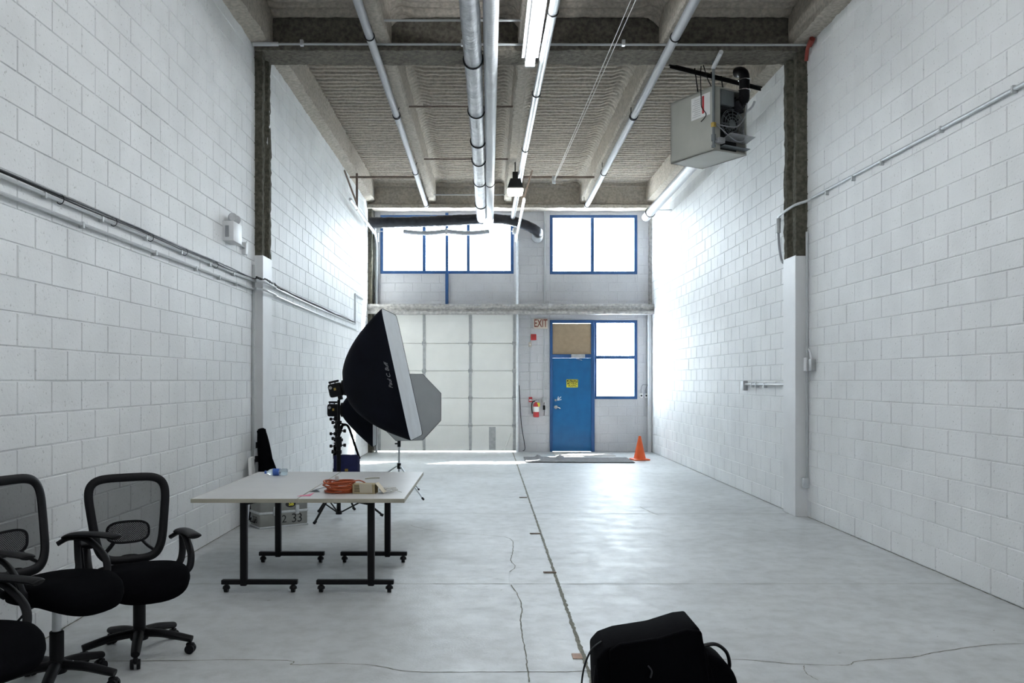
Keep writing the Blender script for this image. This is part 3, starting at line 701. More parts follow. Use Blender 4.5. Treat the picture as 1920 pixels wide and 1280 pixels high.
for y in (5.6, 6.4, 7.1, 7.9, 8.8): MB().tube([Vector((xc, y, 2.795)) - O + Vector((math.cos(a) * .026, 0, .008 + math.sin(a) * .032)) for a in [2 * PI * i / 12 for i in range(12)]], .003, 5, closed=True).build('cable_tie', M['black'], o)
MB().tube([Vector(p) - O for p in ((XLF + .03, 17.5, 2.76), (XLF + .03, 17.5, 3.38), (XLF + .03, 18.6, 3.38))], .016, 8).build('conduit_riser', M['conduit'], o)
run('wall_conduit', 'lower bare conduit on the left wall', lw(2.695) + [(XLF + .03, 17.6, 2.66)], .014, M['conduit'], clamps=[(xc, y, 2.695) for y in (5.9, 7.2, 8.2, 8.9, 9.5)])
o = thing('emergency_light', 'white twin-head emergency light box on the left wall', 'light', (XL + .006, 9.25, 3.10))
MB().bb(0, .12, -.16, .15, 0, .21, .008).build('battery_case', M['white'], o)
MB().bb(.03, .07, -.166, -.158, .04, .16, .003, 1).build('end_plate', M['greypipe'], o)
for dy in (-.05, .09):
    hd = MB().cyl((.07, dy, .20), (.07, dy, .23), .014, n=8).lathe([(.02, -.05), (.036, -.035), (.046, .015), (.048, .03), (.04, .04)], (.07, dy, .26), Matrix.Rotation(.5, 3, 'Z') @ Matrix.Rotation(PI / 2, 3, 'X'), 16)
    hd.build('lamp_head', M['strip'], o)
MB().cyl((.03, .15, .06), (.03, .55, .04), .012, n=8).build('conduit_stub', M['conduit'], o)
MB().bb(.0, .05, .55, .63, -.04, .10, .006).build('junction_box', M['white'], o)
o = run('wall_conduit', 'vertical conduit beside the left column', [(XL + .02, 10.25, 3.0), (XL + .02, 10.25, 2.5), (XL + .02, 10.22, 2.1), (XL + .02, 10.22, .6), (XL + .02, 10.22, .3)], .018, M['conduit'])

xr = XR - .026
o = run('wall_conduit', 'grey conduit rising along the right wall and bending over the column', [(xr, -1, 3.72), (xr, 6.1, 3.735), (xr, 8, 3.75), (xr, 9.9, 3.77), (xr - .05, 10.15, 3.74), (xr - .145, 10.33, 3.72), (xr - .15, 10.8, 3.70), (XRF - .05, 11.0, 3.70)], .017, M['galv'], clamps=[(xr, y, 3.74) for y in (6.25, 7.25, 8.35, 9.0, 9.7)])
O = Vector(o.location)
MB().tube([Vector(p) - O for p in smooth_path([(XRF - .05, 11.0, 3.70), (XRF - .05, 11.02, 3.62), (XRF - .045, 11.0, 3.35), (XRF - .05, 10.9, 3.15), (XRF - .06, 10.8, 3.10)], 6)], .016, 8).build('flexible_drop', M['greypipe'], o)
c = Vector((XRF - .05, 11.01, 3.60)) - O; MB().cyl(c + Vector((0, 0, -.09)), c + Vector((0, 0, .09)), .028, n=12).build('connector', M['strip'], o)
o = run('wall_conduit', 'vertical conduit beside the right column down to a low box', [(XR - .03, 10.3, 3.4), (XR - .03, 10.3, 2.0), (XR - .03, 10.3, .42)], .016, M['conduit'])
O = Vector(o.location); MB().bb(-.055, .02, -.03, .03, -3.05, -2.93, .005).build('junction_box', M['galv'], o)
o = thing('light_switch', 'white switch box with wires on the right wall by the column', 'switch', (XR - .006, 10.12, 1.74))
MB().bb(-.06, 0, -.05, .05, 0, .14, .006).build('box', M['strip'], o); MB().bb(-.08, -.06, .06, .14, 0, .16, .004, 1).build('cover_plate', M['white'], o)
MB().tube([(-.04, -.01, .14), (-.05, 0, .22), (-.06, .03, .26)], .012, 6).tube([(-.03, .03, .12), (-.04, .05, .24)], .009, 6).build('wire_stub', M['white'], o)
o = thing('wall_conduit', 'short horizontal conduit with end box on the right wall beyond the column', 'conduit', (XRF - .006, 12.5, 1.575))
MB().cyl((-.03, .02, 0), (-.03, -1.68, -.0), .017, n=8).build('conduit_run', M['conduit'], o)
MB().bb(-.06, 0, -.04, .06, -.09, .05, .006).build('end_box', M['strip'], o)
for y in (-.35, -.55, -.9): MB().bb(-.05, 0, y - .012, y + .012, -.045, .024, .003, 1).build('clamp', M['galv'], o)

# ------------------------------------------------------------------ far wall fittings
YW = YB - .006
o = thing('exit_sign', 'cream EXIT sign with dull red letters left of the blue door', 'sign', (bx(1013.5), YW, bz(616)))
MB().bb(-.16, .16, -.06, 0, 0, .225, .008).build('sign_box', M['cream'], o)
MB().text('EXIT', .25, lambda c: Vector((c.x * .60, -.0605 - c.z, .112 + c.y)), spacing=1.0, bold=.004).build('sign_lettering', M['exitred'], o)
o = thing('alarm_horn', 'red square fire alarm horn below the EXIT sign', 'alarm', (bx(1000.3), YW, bz(637.5)))
MB().bb(-.062, .062, -.05, 0, 0, .135, .006).build('horn_box', M['red'], o)
g = MB()
for i in range(5): g.bb(-.045, .045, -.054, -.05, .025 + .02 * i, .032 + .02 * i)
g.build('grille', M['exitred'], o)
o = thing('wall_box', 'small cream box under the red alarm horn', 'box', (bx(993.7), YW, bz(650)))
MB().bb(-.032, .032, -.05, 0, 0, .10, .008).build('case', M['cream'], o); MB().cyl((0, -.05, .05), (0, -.06, .05), .016, n=12).build('button', M['paper'], o)
o = thing('pull_station', 'small red and white fire alarm pull station above the extinguisher', 'alarm', (bx(994.6), YW, bz(753.5)))
MB().bb(-.04, .04, -.04, 0, 0, .115, .006).build('case', M['red'], o); MB().bb(-.03, .03, -.052, -.038, .03, .065, .005).build('pull_bar', M['paper'], o)
o = thing('fire_extinguisher', 'red fire extinguisher hanging on the far wall by the blue door', 'extinguisher', (bx(1004.8), YW - .085, bz(781.5)))
MB().lathe([(.055, 0), (.066, .01), (.068, .25), (.060, .30), (.03, .335), (.022, .35)], n=22).build('cylinder_body', M['red'], o)
MB().lathe([(.0685, .12), (.0687, .12), (.0687, .24), (.0685, .24)], n=22).build('paper_label', M['paper'], o)
MB().bb(-.03, .03, -.03, .02, .345, .385, .006).bb(-.02, .075, -.012, .012, .385, .40, .004, 1).build('valve_head', M['chrome'], o)
MB().tube(smooth_path([(-.02, -.02, .37), (-.085, -.01, .34), (-.10, 0, .22), (-.085, .0, .08)], 6), .012, 8).build('hose', M['black'], o)
MB().bb(.02, .08, -.05, -.046, .24, .33, .001, 1).build('inspection_tag', M['yellow'], o)
MB().bb(-.02, .02, .05, .085, .20, .30, .004, 1).build('wall_bracket', M['blackmetal'], o)
o = thing('switch_box', 'grey switch box on conduit with keys hanging beside the blue door', 'switch', (bx(1019.5), YW, bz(754)))
MB().bb(-.045, .045, -.05, 0, 0, .115, .005).build('box', M['strip'], o)
MB().cyl((-.0, -.02, .115), (0, -.02, bz(617) - bz(754)), .012, n=8).build('conduit_run', M['conduit'], o)
MB().tube([(.01, -.03, 0), (.0, -.035, -.09), (.015, -.03, -.16), (.005, -.03, -.3)], .006, 6).bb(-.02, .03, -.04, -.03, -.17, -.07, .003, 1).build('hanging_keys', M['blackmetal'], o)
run('wall_conduit', 'thin conduit from the grey beam down to the pull station', [(bx(993.5), YW - .02, 3.13), (bx(993.7), YW - .02, bz(650) + .1)], .011, M['conduit'], smooth=False)
run('alarm_wire', 'thin wire from the small cream box down to the pull station', [(bx(993.8), YW - .012, bz(650)), (bx(994.2), YW - .012, 1.9), (bx(994.4), YW - .012, bz(742))], .006, M['conduit'], cat='wire')
run('wall_conduit', 'vertical conduit on the far wall between the two upper windows', [(bx(1008), YB - .30, 5.62), (bx(1014), YB - .25, 5.60), (bx(1020), YW - .05, 5.52), (bx(1021), YW - .02, 5.40), (bx(1021), YW - .02, 4.4), (bx(1020.5), YW - .02, 3.38)], .016, M['conduit'])
for k, (u, lab) in enumerate(((1202, 'small grey outlet box below the side window, nearer the window'), (1211, 'small grey outlet box below the side window, nearer the corner'))):
    o = thing('outlet_box', lab, 'outlet', (bx(u), YW, bz(745.5)))
    MB().bb(-.036, .036, -.045, 0, 0, .10, .005).build('box', M['paper'], o); MB().cyl((0, -.045, .05), (0, -.05, .05), .02, n=12).build('socket', M['ink'], o)
    dxx = bx(1219) - bx(u)
    MB().tube(smooth_path([(0, -.02, .10), (0, -.02, .22), (.04, -.02, .30), (dxx - .05, -.02, .30 + .02 * k), (dxx, -.02, .40), (dxx, -.02, bz(600) - bz(745.5) if k == 0 else .6)], 5), .009, 6).build('conduit_run', M['greypipe'], o)
solo(MB().cyl((XRF - .06, YB - .09, 0), (XRF - .06, YB - .09, 3.13), .05, n=16).cyl((XRF - .06, YB - .09, 2.9), (XRF - .06, YB - .09, 2.98), .056, n=16), 'drain_pipe', M['whitepipe'], 'white drain pipe in the far right corner below the grey beam', 'pipe')
run('hanging_rope', 'dark rope hanging down beside the overhead door', [(bx(973), YB - .10, bz(722)), (bx(975), YB - .09, bz(760)), (bx(978), YB - .10, bz(800)), (bx(984), YB - .1, bz(838)), (bx(980), YB - .12, .03)], .008, M['black'], cat='rope')

# ------------------------------------------------------------------ things on the far floor
p = fp(1199.5, 862)
o = thing('traffic_cone', 'orange traffic cone on the floor near the far right corner', 'cone', (p[0], p[1], 0), .15)
MB().bb(-.17, .17, -.17, .17, 0, .03, .012).build('base', M['cone'], o)
MB().lathe([(.125, .028), (.118, .06), (.03, .46), (.026, .49), (.018, .49), (.018, .46)], n=28).build('cone_body', M['cone'], o)
g = MB()
def tarp(u, v):
    x = .75 + 2.15 * u + .35 * (v - .5) * (1 if u < .5 else -1) * 0; y = 17.15 + 1.1 * v - .12 * u
    ed = min(u, 1 - u, v, 1 - v)
    z = .012 + .03 * max(0, noise.noise(Vector((x * 2.3, y * 2.0, 3)))) * min(1, ed * 12) + (.05 * math.exp(-((x - 1.42 - .1 * v) / .05) ** 2) + .05 * math.exp(-((x - 1.05) / .04) ** 2)) * v
    return Vector((x, y, z))
g.grid(tarp, 60, 24); o = solo(g, 'ground_tarp', M['tarp'], 'crumpled dark grey tarp spread on the floor before the blue door', 'tarp')
md = o.modifiers.new('thick', 'SOLIDIFY'); md.thickness = .008; md.offset = -1
solo(MB().bb(1.45, 2.75, 18.55, 19.60, .001, .012, .005), 'door_mat', M['mat'], 'pale doormat directly in front of the blue door', 'mat')

# ------------------------------------------------------------------ studio lights
def superell(a, hw, hh, n):
    c, s = math.cos(a), math.sin(a)
    return (math.copysign(abs(c) ** (2 / n), c) * hw, math.copysign(abs(s) ** (2 / n), s) * hh)
def softbox(label, loc, roty, rotz, hw, hh, depth, ring=.085, poly=0, facemat='diffuser', power=.62, lip=.05):
    o = thing('softbox', label, 'softbox', loc, rotz, None, roty)
    NA, NT = 64, 22
    def pt(a, t):
        n = 2 + 12 * t ** 1.2
        if poly:
            k = PI / poly; aa = ((a + k) % (2 * k)) - k; rr_ = math.cos(k) / math.cos(aa); rr_ = 1 + (rr_ - 1) * t
            cy, cz = math.cos(a) * hw * rr_ / math.cos(k) , math.sin(a) * hh * rr_ / math.cos(k)
        else: cy, cz = superell(a, hw, hh, n)
        s = t ** power; f0 = ring / max(hw, hh); 
        ry = ring * math.cos(a) * (1 - s) + cy * s; rz = ring * math.sin(a) * (1 - s) + cz * s
        return Vector((depth * t, ry, rz))
    sh = MB(); off = PI / poly if poly else 0
    V = [pt(2 * PI * i / NA + off, j / NT) for j in range(NT + 1) for i in range(NA)]
    V += [p + Vector((lip, 0, 0)) for p in V[-NA:]]
    sh.add(V, [[j * NA + i, j * NA + (i + 1) % NA, (j + 1) * NA + (i + 1) % NA, (j + 1) * NA + i] for j in range(NT + 1) for i in range(NA)], True)
    sh.build('shell', M['softshell'], o)
    MB().cyl((-.02, 0, 0), (.03, 0, 0), ring + .008, n=24).build('speed_ring', M['blackmetal'], o)
    fc = MB(); rim = [pt(2 * PI * i / NA + off, 1) for i in range(NA)]
    xs = depth + lip * .6
    V = [Vector((xs + .012 * (1 - 1) , 0, 0)) + Vector((.015, 0, 0))]
    for q in (.35, .7, .9, .995):
        V += [Vector((xs + .015 * (1 - q ** 2), p.y * q, p.z * q)) for p in rim]
    Fc = [[0, 1 + i, 1 + (i + 1) % NA] for i in range(NA)]
    for k in range(3): Fc += [[1 + k * NA + i, 1 + (k + 1) * NA + i, 1 + (k + 1) * NA + (i + 1) % NA, 1 + k * NA + (i + 1) % NA] for i in range(NA)]
    fc.add(V, Fc, True); fc.build('diffuser', M[facemat], o)
    return o, pt
tilt = math.radians(-12.5)
sb, pt = softbox('large black rectangular softbox with a pale front, on the nearer light stand', (-1.70, 10.28, 1.545), tilt, math.radians(-2.8), .58, .765, .70, power=.52, lip=.012)
tx = MB()
def txt(c):     # lettering lies on the flank that faces the camera, reading upwards
    t = .90 - c.y / .70; h = .0 + c.x
    n = 2 + 12 * t ** 1.2; s = t ** .52; hh = .085 * (1 - s) + .765 * s
    q = min(.999, abs(h) / hh); y = -(.085 * (1 - s) + .58 * s) * (1 - q ** n) ** (1 / n)
    return Vector((.70 * t, y - .006, h))
tx.text('Paul C. Buff', .062, txt, shear=.5, extrude=.0006); tx.build('lettering', M['diffuser'], sb)
softbox('small dark softbox low behind the large softbox, facing right', (-1.88, 11.2, 1.25), 0, 0, .20, .47, .40, power=.8, lip=.015)
softbox('grey-faced octagonal softbox behind the large softbox', (-1.225, 12.16, 1.265), 0, math.atan2(-.42, .17), .455, .455, .40, poly=8, facemat='octaface', power=.7, lip=.02)

def strobe(label, loc, roty, rotz):
    o = thing('strobe_head', label, 'strobe', loc, rotz, None, roty)
    MB().bb(-.17, -.02, -.07, .07, -.085, .075, .018).build('housing', M['black'], o)
    MB().bb(-.175, -.165, -.055, .055, -.06, .05, .003, 1).build('rear_panel', M['heaterbox'], o)
    MB().cyl((-.14, -.07, .03), (-.14, -.08, .03), .018, n=12).build('dial', M['strip'], o)
    MB().bb(-.105, -.08, -.073, -.069, -.01, .02, .001, 1).build('display', M['brass'], o)
    MB().bb(-.09, -.04, -.03, .03, -.13, -.08, .006).build('mount', M['blackmetal'], o)
    MB().bb(-.165, -.04, -.012, .012, .085, .11, .006).cyl((-.15, 0, .06), (-.15, 0, .1), .008, n=6).cyl((-.09, 0, .06), (-.09, 0, .1), .008, n=6).build('carry_handle', M['black'], o)
    return o
strobe('black strobe head behind the large softbox, at the top of the stand', (-1.715, 10.28, 1.542), tilt, math.radians(-2.8))
strobe('black strobe head behind the small low softbox', (-1.90, 11.2, 1.25), 0, 0)
strobe('black strobe head hidden behind the octagonal softbox', (-1.2303, 12.173, 1.265), 0, math.atan2(-.42, .17))

def stand(label, loc, top, spread, hub, mat, rot0, r=.018, knobs=True, lr=.013, brace=.06):
    o = thing('light_stand', label, 'stand', loc)
    MB().cyl((0, 0, brace), (0, 0, top * .62), r * 1.15, n=12).build('lower_column', mat, o)
    MB().cyl((0, 0, top * .60), (0, 0, top), r * .8, n=12).build('upper_column', mat, o)
    MB().cyl((0, 0, hub - .04), (0, 0, hub + .04), r * 2.0, n=14).build('hub', M['blackmetal'], o)
    MB().cyl((0, 0, top * .60), (0, 0, top * .60 + .09), r * 1.7, n=12).bb(-.06, -.01, -.008, .008, top * .6 + .035, top * .6 + .055, .003, 1).build('collar', M['blackmetal'], o)
    MB().cyl((0, 0, brace - .02), (0, 0, brace + .02), r * 1.7, n=12).build('brace_ring', M['blackmetal'], o)
    for i in range(3):
        a = rot0 + 2 * PI * i / 3; d_ = Vector((math.cos(a), math.sin(a), 0))
        l = MB().tube([d_ * .03 + Vector((0, 0, hub)), d_ * spread + Vector((0, 0, .014))], lr, 8).build('leg', mat, o)
        MB().cyl(d_ * (spread - .03) + Vector((0, 0, .03)), d_ * (spread + .005) + Vector((0, 0, .013)), lr * 1.35, n=8).build('rubber_foot', M['black'], l)
        mid = d_ * spread * .55 + Vector((0, 0, hub * .45 + .007))
        MB().tube([d_ * .02 + Vector((0, 0, brace)), mid], lr * .7, 6).build('brace', mat, o)
    if knobs:
        for k, z in enumerate((1.13, 1.03, .94, .86, .78)):
            sx = -1 if k % 2 == 0 else 1
            MB().cyl((0, 0, z - .02), (0, 0, z + .02), r * 1.6, n=10).cyl((0, 0, z), (sx * .07, 0, z), .008, n=6).cyl((sx * .055, 0, z), (sx * .085, 0, z), .02, n=8).build('clamp_knob', M['blackmetal'], o)
    return o
stand('black tripod light stand holding the large softbox, nearer the table', (-1.775, 10.285, 0), 1.40, .52, .42, M['blackmetal'], math.radians(248), r=.022)
stand('black tripod light stand holding the small low softbox', (-1.965, 11.2, 0), 1.13, .45, .45, M['blackmetal'], math.radians(70), r=.022)
stand('thin chrome light stand holding the octagonal softbox', (-1.26, 12.245, 0), 1.15, .62, .42, M['galv'], math.radians(-52), r=.014, knobs=False, lr=.011)
# navy shoulder bag hanging off the near stand
o = thing('shoulder_bag', 'navy blue shoulder bag hanging from the black light stand behind the table', 'bag', (-1.71, 10.47, .42))
MB().box((0, 0, .16), (.31, .15, .30), None, .035, 3).build('body', M['navy'], o)
MB().box((0, -.078, .22), (.29, .02, .18), None, .009).build('flap', M['navy'], o)
MB().bb(-.01, .03, -.095, -.085, .12, .15, .003, 1).build('buckle', M['brass'], o)
MB().tube(smooth_path([(-.15, 0, .26), (-.14, 0, .40), (-.04, -.10, .66), (-.02, -.14, .68), (.03, -.06, .65), (.10, 0, .42), (.155, 0, .26)], 6), 1, 6, flat=(.014, .018)).build('strap', M['blackfab'], o)

# ------------------------------------------------------------------ table pair and what lies on it
TZ = .745
def table(label, x0, x1, legx, fx0, fx1):
    y0, y1 = 6.47, 8.38
    o = thing('training_table', label, 'table', ((x0 + x1) / 2, (y0 + y1) / 2, 0), group=None); ox, oy = o.location.x, o.location.y
    hw, hl = (x1 - x0) / 2, (y1 - y0) / 2
    MB().bb(-hw + .002, hw - .002, -hl, hl, TZ - .028, TZ, .003, 1).build('tabletop', M['tabletop'], o)
    e = MB(); t = .004
    e.bb(-hw, hw, -hl - t, -hl, TZ - .030, TZ - .0005).bb(-hw, hw, hl, hl + t, TZ - .030, TZ - .0005)
    e.bb(-hw, -hw + .002, -hl, hl, TZ - .030, TZ - .0005).bb(hw - .002, hw, -hl, hl, TZ - .030, TZ - .0005); e.build('edge_band', M['tableedge'], o)
    for Y in (6.66, 7.75):
        y = Y - oy; lx = legx - ox
        MB().bb(lx - .027, lx + .027, y - .027, y + .027, .05, TZ - .03, .012).build('leg', M['blackmetal'], o)
        s_ = 1 if legx - (fx0 + fx1) / 2 < 0 else -1
        MB().prism([(lx, TZ - .03), (lx + s_ * .16, TZ - .03), (lx + s_ * .15, TZ - .045), (lx + s_ * .03, TZ - .07), (lx, TZ - .07)], y - .025, y + .025).build('bracket', M['blackmetal'], o)
        ft = MB().bb(fx0 - ox, fx1 - ox, y - .025, y + .025, .062, .098, .006).build('foot', M['blackmetal'], o)
        for xx in (fx0 - ox + .035, fx1 - ox - .035):
            MB().cyl((xx - .014, y - .0, .028), (xx + .014, y, .028), .028, n=16).cyl((xx, y, .04), (xx, y, .066), .010, n=8).lathe([(.030, .028), (.028, .044), (.016, .056)], (xx, y, 0), None, 12).build('caster', M['black'], ft)
    return o
table('left half of the grey table pair, with the water bottle on it', -2.225, -1.43, -1.88, -2.05, -1.465)
table('right half of the grey table pair, with the orange cord on it', -1.426, -.625, -.90, -1.32, -.725)
o = thing('water_bottle', 'clear plastic water bottle lying on the far edge of the grey table', 'bottle', (-1.965, 8.05, TZ + .0325), .10)
Rb = Matrix.Rotation(PI / 2, 3, 'Y')
MB().lathe([(.026, -.095), (.032, -.09), (.0325, -.05), (.029, -.04), (.0325, -.03), (.0325, .04), (.026, .065), (.012, .085), (.012, .095)][::-1], (0, 0, 0), Matrix.Rotation(-PI / 2, 3, 'Y'), 20).build('bottle_body', M['plastic'], o)
MB().lathe([(.0331, -.02), (.0333, -.02), (.0333, .035), (.0331, .035)], (0, 0, 0), Matrix.Rotation(-PI / 2, 3, 'Y'), 20).build('bottle_label', M['bluelabel'], o)
MB().cyl((-.095, 0, 0), (-.112, 0, 0), .0145, n=14).build('cap', M['bluelabel'], o)
# orange cord coil
rnd = random.Random(11); P = []
for i in range(15):
    cx_, cy_, rx, ry = rnd.uniform(-.02, .02), rnd.uniform(-.02, .02), rnd.uniform(.095, .125), rnd.uniform(.10, .135)
    zb, ta, tp = .008 + .075 * (i / 14), rnd.uniform(.0, .012) * i / 3, rnd.uniform(0, 2 * PI)
    for k in range(14):
        a = 2 * PI * k / 14; P.append(Vector((cx_ + rx * math.cos(a), cy_ + ry * math.sin(a), max(.007, zb + ta * math.cos(a - tp)))))
P += [Vector((.14, .02, .09)), Vector((.19, .05, .06)), Vector((.20, -.02, .02)), Vector((.17, -.06, .008))]
o = thing('extension_cord', 'coiled orange extension cord on the grey table', 'cord', (-1.165, 6.86, TZ))
MB().tube(smooth_path(P, 3), .0055, 7).build('cable', M['orange'], o)
MB().bb(.15, .20, -.02, .01, .0, .03, .006).bb(-.05, -.02, .0, .05, .09, .13, .006).build('plug', M['wire'], o)
o = thing('cardboard_box', 'small open cardboard box beside the orange cord', 'box', (-.965, 6.80, TZ), -.12)
b = MB(); b.bb(-.09, .09, -.05, -.047, 0, .075).bb(-.09, .09, .047, .05, 0, .075).bb(-.09, -.087, -.05, .05, 0, .075).bb(-.09, .09, -.05, .05, 0, .003).bb(-.09, .09, -.05, .05, .072, .075)
b.build('carton', M['card'], o)
MB().box((.125, 0, .045), (.10, .10, .003), Matrix.Rotation(.85, 3, 'Y')).box((.02, -.062, .045), (.10, .003, .08), Matrix.Rotation(.35, 3, 'X')).build('flap', M['cardlight'], o)
g = MB()
for i in range(5): g.bb(-.075, -.005 - .01 * (i % 2), -.0512, -.05, .018 + .011 * i, .022 + .011 * i)
g.build('print_lines', M['ink'], o)
rnd = random.Random(5); P = [Vector((rnd.uniform(-.06, .08), rnd.uniform(-.04, .04), .004 + rnd.uniform(0, .035))) for _ in range(22)] + [Vector((.12, -.01, .004))]
solo(MB().tube([p + Vector((-.80, 6.83, TZ)) for p in smooth_path(P, 5)], .0028, 5), 'white_cable', M['wire'], 'tangle of thin white cable at the open end of the cardboard box', 'cable')
g = MB(); g.grid(lambda u, v: Vector((-1.46 + .10 * u + .02 * v, 6.60 + .07 * v + .01 * u, TZ + .0006 + .018 * u * u * v)), 8, 6); o = solo(g, 'paper_note', M['pink'], 'pink paper note near the front edge of the grey table', 'paper')
o.modifiers.new('thick', 'SOLIDIFY').thickness = .0004
o = solo(MB().prism([(-1.42, TZ), (-1.335, TZ), (-1.36, TZ + .022)], 6.86, 6.90, .002).cyl((-1.40, 6.90, TZ + .008), (-1.29, 7.3, TZ + .006), .003, n=6), 'metal_clip', M['heaterbox'], 'small grey metal clip lying along the seam of the tables', 'clip')
solo(MB().tube(smooth_path([(-1.10, 7.75, TZ + .004), (-1.05, 7.8, TZ + .006), (-.98, 7.82, TZ + .004)], 5), .005, 6), 'cable_tie', M['tableedge'], 'thin pale strip lying at the back of the table', 'strap')

# aluminium case
ca = math.atan2(.32, .46)
o = thing('equipment_case', 'dented aluminium equipment case marked 33 under the back of the table', 'case', (-2.50, 9.47, 0), ca)
L, D, H1, H2 = .56, .30, .165, .36
MB().bb(0, L, 0, D, .0, H1, .018).build('case_body', M['alu'], o)
MB().bb(0, L, 0, D, H1 + .004, H2, .018).build('lid', M['alu'], o)
MB().bb(-.006, L + .006, -.006, D + .006, H1 - .012, H1 + .016, .006).bb(-.006, L + .006, -.006, D + .006, 0, .02, .006).build('rim', M['galv'], o)
for x in (.17, .43): MB().bb(x - .02, x + .02, -.022, .0, H1 - .03, H1 + .07, .004, 1).bb(x - .012, x + .012, -.032, -.018, H1 - .01, H1 + .03, .004, 1).build('latch', M['galv'], o)
MB().tube([(-.02, .08, H1 - .06), (-.03, .08, H1 - .10), (-.03, .22, H1 - .10), (-.02, .22, H1 - .06)], .008, 6).build('handle', M['black'], o)
MB().text('33', .14, onwall(.43, .085, -.0015), spacing=.95).build('lettering', M['ink'], o)
MB().text('2', .12, onwall(.28, .085, -.0015)).build('lettering', M['ink'], o)
MB().text('233', .10, lambda c: Vector((-.0015 - c.z, .15 - c.x, .085 + c.y))).build('lettering', M['ink'], o)
st = MB().lathe([(.001, 0), (.06, 0), (.06, .001), (.001, .001)], (.355, -.0005, H1 + .085), Matrix.Rotation(PI / 2, 3, 'X') @ Matrix.Diagonal((1.0, .62, 1)).to_3x3(), 28).build('oval_sticker', M['ink'], o)
MB().text('SB', .058, onwall(.362, H1 + .085, -.0022), bold=.002).build('lettering', M['yellow'], st)
# leaning things by the left column
o = thing('stand_bag', 'long black bag leaning against the wall behind the water bottle', 'bag', (-2.55, 10.05, 0))
MB().tube(smooth_path([(.02, -.03, .10), (.0, .0, .35), (-.05, .05, .7), (-.10, .10, .98), (-.12, .12, 1.06)], 8), 1, 16, flat=(.075, .085), rfun=lambda t: (.75 + .5 * math.sin(PI * min(1, t * 1.1 + .12))) * (1 if t < .93 else .7) * .85).build('bag_body', M['blackfab'], o)
MB().tube(smooth_path([(.10, -.08, .3), (.13, -.09, .5), (.03, -.03, .75)], 6), 1, 6, flat=(.004, .016)).build('strap', M['blackfab'], o)
MB().bb(-.02, .06, -.09, .03, 0, .12, .02).build('base_cap', M['black'], o)
o = thing('folded_stand', 'folded black and white light stand leaning in the corner by the left column', 'stand', (-2.72, 10.12, 0))
MB().tube([(.02, -.10, .02), (.0, .14, 1.05)], .016, 10).build('pole', M['conduit'], o)
for z, y in ((.86, .10), (.70, .065), (.45, .0)): MB().cyl((.006, y - .01, z - .03), (.004, y + .0, z + .04), .03, n=10).cyl((0, y, z), (.05, y - .04, z), .01, n=6).build('collar', M['black'], o)
for dx in (-.025, .03): MB().tube([(dx * 1.6, -.12, .015), (dx, .06, .7)], .010, 8).build('leg', M['blackmetal'], o)
o = solo(MB().box((-2.70, 9.93, .375), (.035, .22, .75), Matrix.Rotation(-.06, 3, 'Y') @ Matrix.Rotation(.1, 3, 'Z'), .004, 1), 'foam_board', M['paper'], 'white board standing against the left wall beside the black bag', 'board')

